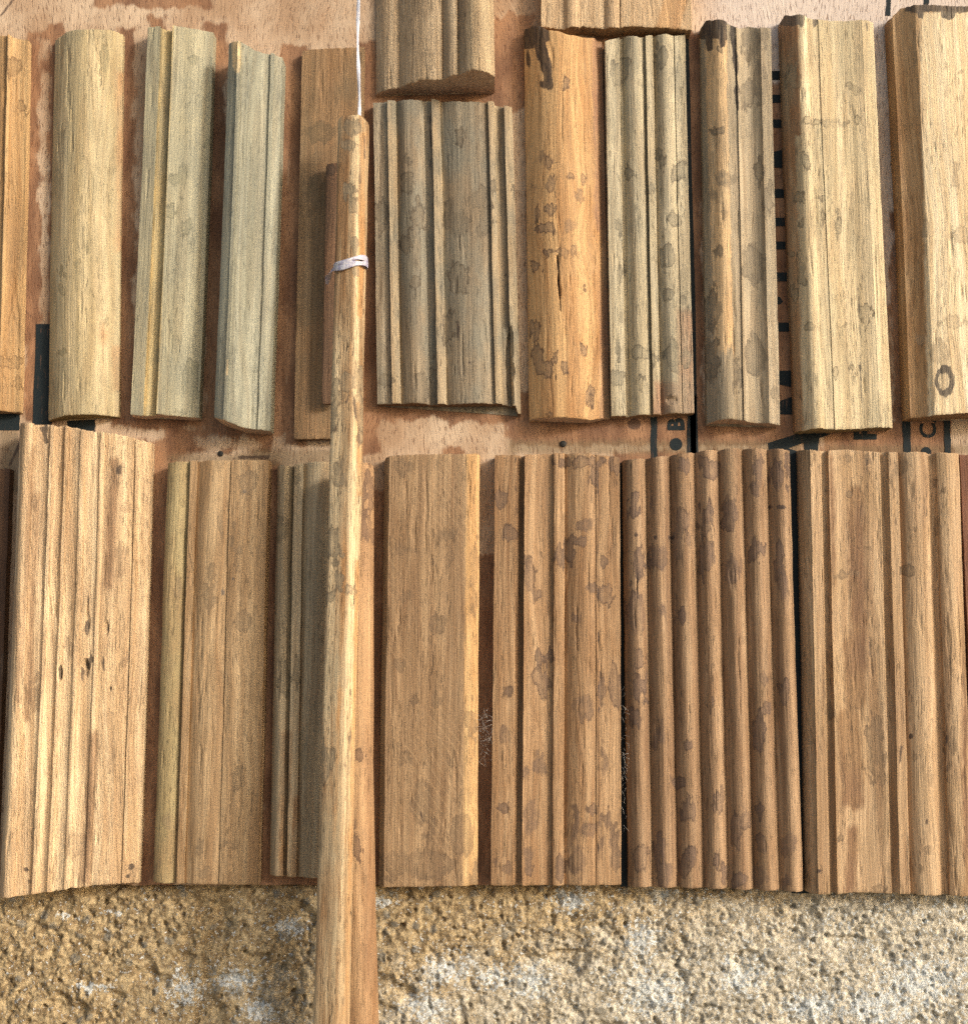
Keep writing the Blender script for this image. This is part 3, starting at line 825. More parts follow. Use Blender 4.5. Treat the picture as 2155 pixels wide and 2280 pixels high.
moulding('wood_moulding', 'raw honey coloured moulding with two beads hanging in from the top edge', ((1206, 0), (1206, 58)), 9, 30,
         [('flat_face', 1206, 8.5, 1255, 8.5), ('bead', 1256, 8.5, 1291, 8.5, 2.4), ('flat_face', 1292, 8.5, 1346, 8.5), ('bead', 1347, 8.5, 1382, 8.5, 2.2), ('wide_face', 1383, 9.5, 1540, 8.5, 0.4)],
         [(1206, -200), (1540, -200)], [(1206, 58), (1265, 61), (1300, 57), (1360, 60), (1400, 57), (1480, 60), (1540, 66)], M_T2, E_TAN, UPPER,
         zone=[('line', 1520, -60, 1480, 90, 26)], jag=2.0)
M_R6 = wood('wood_grey_brown', (178, 158, 126), (138, 118, 90), zone=((200, 176, 136), (172, 146, 106)), zone_soft=2, zone_rag=8, weather=(134, 130, 112), weather_amt=0.8, stain=(122, 108, 86), stain_amt=0.75, rim=(74, 62, 48), rim_amt=0.7, fibre=0.5)
def zone_r6(x, y):  # fillets tinted paler: the light on their faces put into the colour
    k = (y - 520) / 380.0
    d = np.full(x.shape, FAR)
    for x0, x1 in ((867, 885), (968, 985), (1095, 1107), (1130, 1148)):
        sh = (y - 520) * 0.018
        d = np.maximum(d, np.minimum(x - x0 - sh, x1 + sh * 0 + 6 + sh - x))
    return d
moulding('wood_moulding', 'wide grey brown moulding with two reeds, broken at its lower right corner', ((832, 226), (842, 899)), 5, 520,
         [('flat_face', 835, 5, 866, 5), ('fillet', 867, 7, 885, 6.4), ('bead', 887, 5, 948, 5.5, 3.4), ('flat_face', 950, 4.8, 966, 4.8), ('fillet', 967, 8, 985, 7), ('wide_bead', 987, 5.2, 1092, 6.2, 3.2),
          ('fillet', 1094, 8.2, 1107, 7.6), ('groove', 1109, 4.2, 1129, 4.2), ('fillet', 1130, 6.6, 1148, 5.6)],
         [(835, 228), (875, 222), (920, 221), (960, 224), (990, 227), (1040, 226), (1100, 224), (1148, 238)], [(835, 899), (1000, 900), (1110, 901), (1138, 904), (1140, 920), (1148, 922)],
         M_R6, E_BROWN, UPPER, zone_fn=zone_r6, cuts=[((1135, 830, 9, 100), 2.4)], soot=[('line', 1020, 690, 1022, 900, 0.4), ('line', 958, 240, 961, 420, 0.6), (1046, 807, 6, 3)],
         stains=[(905, 405, 16, 26), (930, 480, 14, 32), (850, 480, 16, 40), (1062, 440, 18, 26), (1080, 490, 20, 36), (1000, 480, 12, 30), (1020, 620, 22, 34), (1024, 500, 22, 28), (905, 545, 16, 20),
                 (925, 625, 10, 14), (1000, 730, 16, 40), (1150, 430, 8, 20), (860, 845, 18, 16), (1128, 610, 5, 7), (965, 850, 12, 40)], n_stain=5)
M_R7 = wood('wood_orange', (228, 176, 110), (188, 132, 74), zone=((190, 142, 104), (160, 112, 76)), zone_soft=6, zone_rag=22, weather=(214, 170, 112), weather_amt=0.4, stain=(152, 120, 88), stain_amt=0.75, rim=(92, 66, 50), rim_amt=0.8, warp=7, pores=0.3, streak=0.9, dark_col=(40, 33, 34))
moulding('wood_moulding', 'bright orange moulding spotted with grey stains, its upper left corner blackened', ((1166, 80), (1177, 932)), 6, 520,
         [('rounded_face', 1173, 4, 1304, 8.5, 6.2), ('fillet', 1305, 8.2, 1330, 6.4), ('cove', 1331, 6.2, 1349, 2.2, -0.8)],
         [(1173, 66), (1195, 55), (1210, 56), (1225, 65), (1270, 76), (1304, 82), (1349, 90)], [(1173, 936), (1190, 930), (1225, 929), (1304, 935), (1330, 931), (1349, 931)],
         M_R7, E_PALE, UPPER, zone=[('line', 1335, 90, 1342, 500, 18), ('b', 1336, 480, 1362, 940)],
         soot=[('b', 1150, 20, 1222, 94), ('b', 1160, 80, 1190, 108), ('line', 1200, 90, 1216, 150, 14), ('line', 1216, 140, 1224, 190, 10), (1210, 188, 10, 9), (1176, 132, 6, 18), ('line', 1241, 570, 1244, 620, 3.5), ('line', 1244, 610, 1248, 690, 1.8), (1238, 842, 3, 8)],
         cuts=[(('line', 1241, 570, 1248, 690, 2.0), 2.5)],
         stains=[(1260, 185, 8, 10), (1222, 360, 12, 14), (1200, 350, 9, 10), (1228, 413, 11, 17), (1186, 415, 6, 8), (1270, 390, 12, 8), (1226, 470, 12, 12), (1196, 475, 8, 14), (1268, 500, 12, 14), (1288, 440, 9, 12), (1217, 508, 20, 14), (1298, 400, 6, 14),
                 (1218, 560, 10, 9), (1252, 562, 8, 9), (1281, 555, 7, 9), (1190, 595, 14, 12), (1190, 735, 14, 20), (1193, 790, 14, 22), (1215, 820, 20, 18), (1232, 800, 7, 12), (1300, 780, 8, 16), (1316, 890, 10, 24), (1258, 820, 6, 12), (1300, 640, 5, 10),
                 (1222, 920, 8, 10), (1290, 430, 8, 16), (1276, 560, 4, 6)])
M_R8 = wood('wood_pale_grey', (214, 198, 160), (180, 162, 124), weather=(156, 148, 122), weather_amt=0.55, zone=((202, 160, 122), (168, 124, 90)), zone_soft=10, zone_rag=26, stain=(140, 130, 106), stain_amt=0.75, rim=(88, 78, 62), rim_amt=0.65, fibre=0.44, pores=0.6)
moulding('wood_moulding', 'narrow pale grey reeded moulding with pinkish lower right corner, right of the orange one', ((1346, 87), (1361, 926)), 7, 520,
         [('flat_face', 1354, 7.4, 1385, 6.6), ('groove', 1386, 4, 1394, 4), ('bead', 1395, 4.8, 1443, 5.0, 3.2), ('fillet', 1446, 7.6, 1460, 6.6), ('bead', 1463, 4.4, 1510, 5.6, 3.2), ('flat_face', 1511, 6.4, 1535, 5.8)],
         [(1354, 90), (1394, 84), (1430, 81), (1460, 76), (1490, 74), (1510, 79), (1535, 76)], [(1354, 926), (1410, 924), (1450, 922), (1535, 919)],
         M_R8, E_TAN, UPPER, zone=[('b', 1455, 850, 1550, 940), ('b', 1508, 690, 1545, 860)],
         soot=[(1487, 880, 8, 3)], cuts=[((1492, 890, 14, 8), 1.2)],
         stains=[(1470, 130, 14, 26), (1472, 358, 10, 22), (1512, 380, 16, 26), (1400, 380, 12, 16), (1450, 420, 8, 12), (1488, 570, 18, 26), (1520, 670, 8, 10), (1490, 655, 12, 14), (1378, 780, 8, 22), (1425, 785, 26, 16), (1500, 790, 18, 34),
                 (1455, 800, 8, 14), (1372, 840, 16, 22), (1430, 837, 6, 8), (1525, 800, 12, 24), (1380, 500, 8, 16)], n_stain=5)
M_R9 = wood('wood_taupe', (192, 172, 138), (158, 138, 106), zone=((244, 204, 146), (220, 174, 114)), zone_soft=1.6, zone_rag=16, weather=(150, 138, 112), weather_amt=0.5, stain=(126, 112, 90), stain_amt=0.75, rim=(84, 70, 54), rim_amt=0.6, warp=2, dark_col=(40, 34, 34))
moulding('wood_moulding', 'taupe moulding with an orange bead blackened at its top end', ((1558, 62), (1574, 942)), 5, 520,
         [('bead', 1568, 5, 1627, 12.5, 3.4), ('fillet', 1628, 11.2, 1648, 10.2), ('cove', 1649, 11, 1704, 8.8, -3.6), ('fillet', 1705, 8.6, 1727, 6.2)],
         [(1568, 62), (1580, 44), (1600, 41), (1627, 49), (1640, 56), (1652, 62), (1675, 57), (1704, 60), (1727, 61)], [(1568, 944), (1590, 935), (1630, 934), (1660, 939), (1690, 942), (1727, 946)],
         M_R9, E_PALE, UPPER, zone_fn=lambda x, y: np.minimum(np.minimum(x - (1568 + (y - 60) * 0.031), (1626 + (y - 520) * 0.022) - x), np.where(y > 640, 780 - y, 60) * 0.12),
         soot=[('b', 1552, 10, 1618, 86), ('line', 1578, 80, 1580, 104, 9), ('line', 1606, 76, 1607, 100, 7), ('line', 1630, 55, 1638, 150, 5.5), ('line', 1637, 140, 1642, 240, 3.5)],
         stains=[(1672, 90, 20, 40), (1700, 85, 9, 30), (1602, 105, 9, 9), (1594, 290, 14, 10), (1690, 190, 16, 50), (1664, 210, 16, 36), (1610, 400, 22, 20), (1592, 430, 12, 18), (1632, 400, 8, 22), (1690, 380, 9, 28), (1600, 560, 8, 10), (1712, 440, 10, 30), (1676, 590, 28, 44),
                 (1683, 790, 24, 44), (1640, 835, 10, 34), (1728, 870, 8, 24), (1616, 470, 6, 14), (1586, 690, 16, 50), (1584, 800, 16, 50)])
M_R10 = wood('wood_cream', (236, 212, 164), (204, 178, 130), zone=((196, 146, 96), (166, 116, 72)), zone_soft=5, zone_rag=18, weather=(180, 168, 130), weather_amt=0.5, stain=(160, 144, 110), stain_amt=0.7, rim=(96, 82, 60), rim_amt=0.75, dark_col=(84, 74, 62), fibre=0.40, pores=0.6, warp=2)
moulding('wood_moulding', 'wide cream moulding with a rounded left bead beside the row of printed black bars', ((1733, 60), (1768, 957)), 5, 520,
         [('bead', 1753, 4, 1814, 12.8, 4.4), ('fillet', 1815, 11.4, 1840, 10.6), ('cove', 1841, 11, 1940, 9, -1.8), ('edge', 1941, 8.8, 1966, 6, 0.4)],
         [(1753, 50), (1765, 33), (1780, 31), (1814, 39), (1840, 41), (1890, 45), (1930, 43), (1966, 47)], [(1753, 961), (1775, 957), (1814, 954), (1840, 956), (1920, 952), (1966, 952)],
         M_R10, end_grain('cut_end_straw', (176, 152, 100), (132, 108, 66)), UPPER, zone_fn=lambda x, y: (1768 + (y - 130) * 0.024 + np.where(y < 300, 12, 0)) - x,
         soot=[('b', 1722, 0, 1792, 56), (1786, 52, 6, 9), (1815, 48, 6, 12), (1930, 55, 4, 10), ('line', 1912, 640, 1918, 900, 0.3), ('line', 1930, 380, 1920, 620, 0.3)], cuts=[(('line', 1738, 270, 1746, 330, 3), 2.0), ((1762, 925, 6, 6), 1.0)],
         stains=[(1797, 267, 8, 5), (1819, 271, 11, 6), (1858, 273, 24, 6), (1908, 265, 10, 8), (1793, 360, 9, 25), (1785, 497, 7, 10), (1833, 485, 5, 12), (1866, 500, 6, 20), (1770, 565, 16, 6), (1782, 600, 10, 34), (1770, 660, 8, 24), (1926, 700, 16, 24), (1928, 735, 4, 12),
                 (1800, 727, 12, 8), (1866, 728, 12, 6), (1900, 195, 14, 10), (1765, 170, 14, 30), (1780, 440, 14, 12), (1820, 440, 10, 8), (1895, 818, 10, 3), (1860, 830, 3, 8)])
M_R11 = wood('wood_gold', (196, 148, 92), (160, 112, 66), zone=((255, 236, 192), (242, 208, 152)), zone_soft=5, zone_rag=16, weather=(220, 186, 134), weather_amt=0.3, stain=(166, 142, 108), stain_amt=0.5, rim=(120, 100, 76), rim_amt=0.35, dark_col=(72, 64, 56), warp=4)
moulding('wood_moulding', 'broad golden moulding cut off by the right edge, with one dark blot near its foot', ((1987, 45), (2027, 928)), 9, 520,
         [('lip', 1999, 5, 2009, 8.5), ('cove', 2010, 9, 2062, 14.5, -1.2), ('wide_face', 2063, 14.6, 2280, 12, 2.4)],
         [(1999, 44), (2010, 37), (2030, 16), (2062, 8), (2150, 12), (2280, 20)], [(1999, 933), (2012, 930), (2062, 924), (2150, 918), (2280, 920)],
         M_R11, E_TAN, UPPER, zone_fn=lambda x, y: np.minimum(x - (2048 + (y - 60) * 0.021), y - 25),
         soot=[('b', 2012, -30, 2230, 27), (2049, 30, 8, 12), (2110, 28, 16, 14), ('ring', 2103, 848, 18, 28, 5.4), (2108, 872, 6, 9), (2094, 826, 6, 8)],
         stains=[(2040, 100, 8, 40), (2100, 225, 2, 3), (2092, 785, 22, 26), (2103, 848, 20, 30), (2120, 525, 10, 10), (2150, 525, 30, 20), (2060, 510, 12, 16), (2120, 720, 30, 14), (2128, 400, 8, 30), ('line', 2085, 230, 2135, 160, 3), (2050, 760, 10, 14)])

# lower row, left to right
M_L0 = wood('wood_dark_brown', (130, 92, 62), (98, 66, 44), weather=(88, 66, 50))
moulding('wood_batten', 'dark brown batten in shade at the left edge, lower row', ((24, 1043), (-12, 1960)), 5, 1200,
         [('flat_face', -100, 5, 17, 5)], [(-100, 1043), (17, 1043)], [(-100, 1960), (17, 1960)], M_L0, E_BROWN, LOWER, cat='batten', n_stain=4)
M_L1 = wood('wood_bleached', (246, 212, 160), (202, 162, 112), weather=(190, 152, 110), weather_amt=0.5, zone=((178, 140, 100), (148, 112, 78)), zone_soft=8, zone_rag=26, stain=(150, 118, 86), stain_amt=0.45, rim=(116, 88, 64), rim_amt=0.25, fibre=0.48, pores=0.5, fuzz=0.6, bump=0.7, warp=3, lean=0.03, dark_col=(70, 58, 48))
moulding('wood_moulding', 'widest moulding, bleached and worn, with rotten holes halfway down, lower left', ((50, 960), (5, 1988)), 20, 1490,
         [('bead', 22, 19, 52, 21.5, 2.4), ('flat_face', 54, 19.5, 90, 18.6, -0.4), ('fillet', 91, 19.8, 98, 19.5), ('cove', 99, 18, 124, 17.6, -0.8), ('fillet', 125, 18.4, 132, 18), ('face', 133, 17, 160, 16.8, -0.5), ('ridge', 161, 17.4, 172, 16.8, 0.3), ('face', 173, 16.0, 205, 15.2, -0.3), ('ridge', 206, 15.8, 216, 15.0, 0.3), ('wide_face', 217, 14.4, 286, 9.6, 0.9), ('fillet', 287, 10.4, 294, 9.8), ('edge', 295, 8.6, 322, 6)],
         [(22, 943), (60, 942), (92, 947), (130, 949), (170, 958), (250, 966), (290, 977), (322, 985)], [(22, 1998), (97, 1992), (130, 1987), (165, 1980), (230, 1972), (293, 1968), (322, 1967)],
         M_L1, E_PALE, LOWER, zone=[('line', 255, 1030, 240, 1300, 12), ('line', 85, 1100, 60, 1600, 6), ('line', 75, 1000, 40, 1560, 4), ('line', 210, 1640, 190, 1960, 10)],
         soot=[('b', 98, 944, 108, 960), ('line', 96, 955, 104, 985, 5), (133, 1497, 4, 14), (196, 1478, 8, 14), (182, 1505, 5, 20), (205, 1468, 5, 10), (192, 1398, 6, 18), (197, 1335, 3, 10), (240, 1400, 4, 10), (230, 1478, 4, 14), (246, 1534, 4, 7), (59, 1937, 8, 6), (66, 1964, 5, 6), (293, 1930, 6, 6), (284, 1935, 5, 5), (283, 1952, 5, 6), (265, 1045, 6, 10)],
         cuts=[((190, 1488, 9, 22), 1.8), ((133, 1497, 3.5, 13), 2.0), ((194, 1380, 6, 34), 1.0), ((59, 1937, 6, 4), 1.6), ((246, 1534, 4, 7), 1.4), ((236, 1400, 9, 16), 1.0), ((240, 1060, 14, 26), 0.6)],
         stains=[(276, 1470, 7, 18), (282, 1130, 8, 12), (260, 1050, 12, 20), (155, 1440, 10, 20), (240, 1640, 18, 60), (170, 1880, 26, 30), (296, 1950, 12, 18), (80, 1550, 12, 40)], n_stain=3, rough=1.3, jag=2.0)
M_L2 = wood('wood_caramel', (208, 172, 122), (166, 128, 84), zone=((186, 166, 114), (156, 134, 86)), zone_soft=3, zone_rag=4, weather=(160, 122, 78), weather_amt=0.5, stain=(138, 114, 84), stain_amt=0.55, rim=(92, 68, 46), rim_amt=0.3, warp=5, fibre=0.40, dark_col=(96, 84, 72))
moulding('wood_moulding', 'caramel moulding with a greenish left edge and grey glue patches', ((372, 1030), (338, 1965)), 9, 1490,
         [('slope', 357, 8, 405, 7.4, 2.2), ('fillet', 408, 9.6, 424, 9.4), ('wide_bead', 425, 7.6, 500, 9.2, 2.0), ('fillet', 501, 10.0, 514, 10.2), ('flat_face', 514, 10.2, 585, 9.6)],
         [(357, 1031), (405, 1028), (424, 1026), (500, 1025), (585, 1024)], [(357, 1965), (405, 1966), (585, 1971)],
         M_L2, E_TAN, LOWER, zone_fn=lambda x, y: (423 - (y - 1030) * 0.036) - x, n_stain=4, stain_r=(5, 12),
         soot=[(496, 1319, 5, 7), (520, 1288, 4, 5), (545, 1095, 4, 4)],
         stains=[(395, 1312, 11, 30), (523, 1235, 5, 48), (490, 1155, 6, 26), (470, 1270, 12, 20), (465, 1330, 16, 30), (552, 1075, 20, 34), (540, 1385, 16, 30), (530, 1735, 16, 26), (445, 1890, 12, 20), (460, 1945, 18, 12), (520, 1880, 20, 10), (350, 1930, 8, 16), (535, 1220, 6, 10)])
M_L3 = wood('wood_olive_grey', (204, 178, 134), (166, 138, 98), weather=(164, 146, 112), weather_amt=0.6, stain=(96, 88, 66), stain_amt=0.4, rim=(60, 52, 38), rim_amt=0.5, zone=((172, 128, 78), (140, 98, 58)), zone_soft=10, zone_rag=30)
moulding('wood_moulding', 'shaded olive grey reeded moulding just left of the hanging stick, lower row', ((617, 1036), (599, 1949)), 6, 1490,
         [('bead', 609, 4.5, 645, 4.5, 3.4), ('fillet', 647, 8.2, 667, 7.8), ('bead', 668, 5.4, 735, 6.0, 2.4), ('wide_face', 736, 7.2, 800, 6.4, 0.6)],
         [(609, 1037), (645, 1036), (655, 1032), (690, 1028), (800, 1028)], [(609, 1949), (700, 1956), (800, 1962)],
         M_L3, E_BROWN, LOWER, zone=[('line', 640, 1640, 630, 1960, 12), ('line', 660, 1780, 655, 1960, 8)], stains=[(632, 1510, 14, 40), (660, 1490, 8, 30), (660, 1065, 8, 12), (625, 1180, 16, 30)], n_stain=3)
M_L4 = wood('wood_teak', (188, 152, 108), (150, 116, 80), zone=((234, 188, 122), (208, 156, 92)), zone_soft=3, zone_rag=14, weather=(150, 116, 78), weather_amt=0.45, stain=(124, 100, 74), stain_amt=0.6, rim=(96, 72, 52), rim_amt=0.35, fibre=0.40, pores=0.65, warp=1.2, grain=1.1, saw=0.25)
moulding('wood_board', 'plain flat brown board with rounded edges just right of the hanging stick', ((961, 1014), (951, 1971)), 10, 1490,
         [('rounded_edge', 849, 4, 863, 9.8, 1.8), ('flat_face', 863, 9.8, 1038, 10.2, 0.2), ('bevel', 1038, 10.2, 1065, 7.6, 0.5)],
         [(849, 1022), (863, 1014), (900, 1012), (1040, 1010), (1060, 1010), (1065, 1014)], [(849, 1972), (1065, 1970)],
         M_L4, E_TAN, LOWER, zone_fn=lambda x, y: x - (1038 - (y - 1030) * 0.008),
         soot=[('line', 930, 1780, 948, 1850, 1.2), ('line', 853, 1220, 850, 1320, 1.5)],
         stains=[(900, 1040, 22, 20), (985, 1190, 18, 14), (1005, 1185, 10, 12), (895, 1225, 22, 9), (975, 1395, 18, 24), (1000, 1240, 8, 20), (940, 1790, 22, 60), (960, 1850, 10, 24), (950, 1925, 60, 34), (880, 1925, 34, 30), (1030, 1860, 30, 50), (1058, 1290, 10, 70), (1052, 1600, 9, 50),
                 (1045, 1600, 14, 20), (1058, 1940, 9, 50), (890, 1480, 12, 14), (905, 1330, 14, 12), (970, 1560, 14, 16), (925, 1560, 8, 10), (900, 1690, 16, 14), (870, 1955, 20, 14), (1000, 1700, 7, 12)])
M_L5 = wood('wood_amber', (200, 158, 110), (152, 112, 72), weather=(164, 118, 72), weather_amt=0.5, stain=(126, 98, 76), stain_amt=0.85, rim=(84, 60, 46), rim_amt=0.62, warp=4, fibre=0.44, pores=0.5)
moulding('wood_moulding', 'amber moulding with one deep groove and a raised fillet, left of the seven reeds', ((1104, 1014), (1096, 1972)), 9, 1490,
         [('flat_face', 1098, 8.6, 1146, 9), ('fillet', 1147, 7.6, 1153, 7.4), ('groove', 1154, 5.6, 1165, 6.2, -0.6), ('face', 1166, 10, 1231, 7.4, -0.5), ('fillet', 1233, 9.4, 1256, 8.8, 0.4), ('wide_bead', 1257, 6.6, 1327, 8.8, 2.4), ('flat_face', 1328, 9.2, 1382, 8.6)],
         [(1098, 1013), (1166, 1012), (1240, 1008), (1300, 1009), (1382, 1017)], [(1098, 1972), (1382, 1971)],
         M_L5, E_TAN, LOWER, soot=[('line', 1331, 1040, 1333, 1900, 0.0), ('line', 1148, 1020, 1150, 1160, 0.4)],
         stains=[(1135, 1187, 18, 18), (1115, 1115, 14, 18), (1180, 1275, 16, 36), (1190, 1320, 8, 16), (1245, 1240, 12, 26), (1300, 1170, 18, 16), (1295, 1030, 50, 14), (1322, 1050, 10, 26), (1370, 1030, 14, 30), (1268, 1230, 14, 30), (1345, 1250, 8, 12), (1350, 1320, 20, 26), (1290, 1205, 18, 14),
                 (1220, 1460, 10, 26), (1205, 1465, 12, 18), (1195, 1500, 14, 20), (1280, 1375, 10, 8), (1320, 1310, 12, 14), (1370, 1530, 18, 46), (1340, 1540, 10, 30), (1300, 1580, 20, 30), (1120, 1640, 16, 18), (1180, 1820, 18, 40), (1176, 1915, 14, 30), (1246, 1925, 12, 36), (1280, 1830, 10, 36), (1285, 1920, 18, 44),
                 (1310, 1850, 24, 18), (1350, 1820, 8, 22), (1338, 1860, 6, 40), (1370, 1910, 14, 26), (1365, 1870, 10, 30), (1120, 1800, 16, 12), (1100, 1915, 6, 12), (1125, 1935, 12, 14), (1130, 1540, 12, 14), (1345, 1690, 7, 30), (1320, 1805, 8, 12)], n_stain=4)
M_L6 = wood('wood_walnut', (190, 152, 110), (148, 112, 78), weather=(150, 112, 74), weather_amt=0.5, stain=(122, 96, 78), stain_amt=0.9, rim=(78, 58, 46), rim_amt=0.65, warp=2, fibre=0.44, pores=0.5)
REED = [(1392, 1442), (1445, 1496), (1499, 1552), (1556, 1606), (1610, 1662), (1665, 1718), (1721, 1772)]
moulding('wood_moulding', 'brown moulding of seven equal round reeds, lower row', ((1546, 1003), (1566, 1980)), 6, 1490,
         [('reed', a, 4.4, b, 5.6, 4.0) for a, b in REED],
         [(1392, 1026), (1417, 1022), (1470, 1017), (1525, 1009), (1580, 1003), (1637, 998), (1690, 998), (1745, 999), (1772, 1003)], [(1392, 1974), (1417, 1977), (1580, 1980), (1772, 1985)],
         M_L6, E_TAN, LOWER, soot=[(1417, 1191, 5, 5), (1459, 1197, 5, 5), (1495, 1197, 9, 4), (1716, 1128, 6, 4.5), (1738, 1129, 13, 5), ('line', 1417, 1180, 1420, 1330, 0.3), ('line', 1405, 1030, 1403, 1090, 0.3)],
         stains=[(1412, 1125, 13, 30), (1420, 1250, 16, 32), (1415, 1320, 8, 20), (1418, 1370, 6, 10), (1458, 1120, 7, 18), (1468, 1240, 20, 28), (1450, 1245, 10, 24), (1475, 1365, 12, 18), (1525, 1040, 14, 18), (1518, 1160, 14, 30), (1512, 1230, 10, 24), (1514, 1370, 13, 24), (1534, 1200, 8, 16), (1566, 1030, 14, 14),
                 (1572, 1160, 14, 40), (1570, 1250, 16, 34), (1580, 1220, 10, 40), (1625, 1150, 18, 36), (1628, 1270, 20, 34), (1622, 1125, 8, 14), (1688, 1045, 13, 30), (1682, 1085, 10, 20), (1680, 1225, 14, 30), (1696, 1225, 6, 10), (1728, 1055, 16, 32), (1734, 1250, 14, 40), (1740, 1300, 12, 30), (1755, 1040, 6, 30),
                 (1420, 1470, 12, 24), (1425, 1530, 14, 40), (1415, 1600, 12, 26), (1466, 1645, 14, 34), (1470, 1890, 18, 34), (1425, 1910, 20, 30), (1480, 1950, 20, 30), (1530, 1810, 13, 34), (1525, 1920, 14, 26), (1540, 1905, 10, 20), (1595, 1915, 10, 20), (1600, 1790, 10, 30), (1612, 1950, 10, 20), (1640, 1850, 12, 40), (1660, 1825, 12, 26),
                 (1690, 1800, 9, 20), (1697, 1510, 10, 18), (1690, 1630, 16, 40), (1705, 1580, 10, 14), (1748, 1540, 14, 26), (1758, 1880, 18, 30), (1750, 1965, 10, 18), (1695, 1880, 14, 20), (1690, 1950, 20, 20), (1585, 1570, 6, 16), (1530, 1660, 8, 10), (1645, 1960, 20, 20)], n_stain=4, rough=1.2)
M_L7 = wood('wood_light_oak', (218, 180, 132), (168, 130, 90), zone=((160, 118, 80), (124, 88, 60)), zone_soft=8, zone_rag=30, weather=(184, 144, 92), weather_amt=0.4, stain=(138, 112, 82), stain_amt=0.7, rim=(88, 64, 46), rim_amt=0.45, fibre=0.44, pores=0.6, warp=3)
moulding('wood_moulding', 'wide light brown moulding with three deep grooves, last full one at lower right', ((1845, 1005), (1865, 1988)), 9, 1490,
         [('round_edge', 1786, 3, 1813, 9.6, 1.4), ('fillet', 1814, 10.2, 1837, 9.6), ('groove', 1839, 7.4, 1855, 8.0, -1.0), ('wide_face', 1856, 9.6, 1971, 8.8, -1.3), ('groove', 1973, 6.4, 1991, 8.6, -0.8), ('fillet', 1992, 9.4, 2013, 9.0), ('face', 2014, 6.6, 2079, 9.0, 2.4), ('groove', 2081, 6.0, 2099, 7.2, -0.8), ('bead', 2100, 8.0, 2151, 7.0, 2.2)],
         [(1786, 1004), (1830, 1003), (1900, 1000), (1970, 1006), (2040, 1006), (2151, 1010)], [(1786, 1986), (1900, 1988), (2151, 1995)],
         M_L7, E_TAN, LOWER, zone=[('line', 1905, 1100, 1912, 1480, 18), ('line', 1900, 1440, 1905, 1560, 24), ('line', 1890, 1600, 1900, 1780, 24), ('line', 1850, 1020, 1856, 1300, 3), ('line', 1900, 1850, 1890, 1980, 12), ('line', 2150, 1000, 2150, 2000, 6)],
         soot=[(1825, 1941, 5, 5), (2028, 1640, 5, 6), (2063, 1830, 4, 8), ('line', 1983, 1360, 1990, 1420, 0.8), ('line', 2008, 1660, 2003, 1700, 1.6), ('line', 2108, 1620, 2109, 1740, 1.2), ('line', 1931, 1270, 1936, 1460, 0.1), ('line', 1930, 1020, 1932, 1150, 0.2)],
         stains=[(1804, 1020, 8, 14), (1895, 1100, 9, 6), (1900, 1120, 4, 14), (1925, 1220, 8, 4), (1875, 1280, 14, 8), (1905, 1275, 12, 3), (1948, 1665, 21, 76), (1965, 1735, 8, 16), (2040, 1685, 8, 8), (2068, 1730, 7, 26), (2066, 1890, 8, 8), (2118, 1645, 10, 40), (2010, 1040, 14, 18), (1990, 1100, 4, 30), (2098, 1093, 7, 7), (2112, 1475, 10, 9),
                 (2090, 1170, 6, 14), (2020, 1270, 16, 14), (1885, 1020, 14, 8), (1930, 1020, 6, 12), (2052, 1935, 12, 12), (1960, 1980, 14, 10), (1913, 1795, 5, 6), (2040, 1180, 14, 5)], n_stain=4, stain_r=(4, 10))
M_L8 = wood('wood_red_brown', (164, 108, 74), (130, 80, 54), stain=(90, 64, 52), rim_amt=0.3)
moulding('wood_moulding', 'red brown moulding, only a sliver showing at the lower right edge', ((2130, 1012), (2176, 1992)), 7, 1300,
         [('flat_face', 2149, 6.6, 2206, 7), ('fillet', 2207, 9, 2300, 8.4)], [(2149, 1012), (2300, 1014)], [(2149, 1992), (2300, 1996)], M_L8, E_BROWN, LOWER, n_stain=4)

# ------------------------------------------------------------------ the hanging bundle of sticks
M_S0 = wood('wood_short_dark', (168, 120, 82), (132, 92, 62), weather=(112, 88, 66))
stick('wood_stick', 'short dark brown stick peeping out left of the hanging stick', [(366, 726, 764, 8.5), (900, 716, 752, 9.0)], M_S0, E_BROWN, squash=0.45, stains=[(740, 380, 16, 14)], group='hanging sticks')
M_S2 = wood('wood_cinnamon', (206, 160, 108), (162, 116, 72), weather=(150, 112, 78), weather_amt=0.4, stain=(112, 84, 66), stain_amt=0.7, rim=(80, 56, 44), warp=2, dark_col=(92, 60, 46))
stick('wood_stick', 'cinnamon brown stick half hidden behind the hanging stick', [(1034, 762, 832, 19), (1450, 758, 832, 21), (1700, 757, 831, 22), (2010, 756, 836, 23.5), (2330, 755, 845, 25)], M_S2, E_TAN, square=2.3,
      stains=[(822, 1090, 10, 50), (815, 1170, 12, 40), (829, 1200, 6, 24), (800, 1680, 16, 14), (793, 1880, 9, 30), (801, 1890, 6, 8), (800, 1100, 30, 20)], group='hanging sticks')
M_S1 = wood('wood_hanging_pale', (240, 208, 154), (160, 116, 70), weather=(190, 172, 132), weather_amt=0.55, zone=((222, 166, 102), (190, 134, 76)), zone_soft=4, zone_rag=14, stain=(150, 132, 102), stain_amt=0.8, rim=(100, 82, 62), rim_amt=0.6, warp=2.4, fibre=0.5, pores=0.85, dark_col=(92, 74, 58))
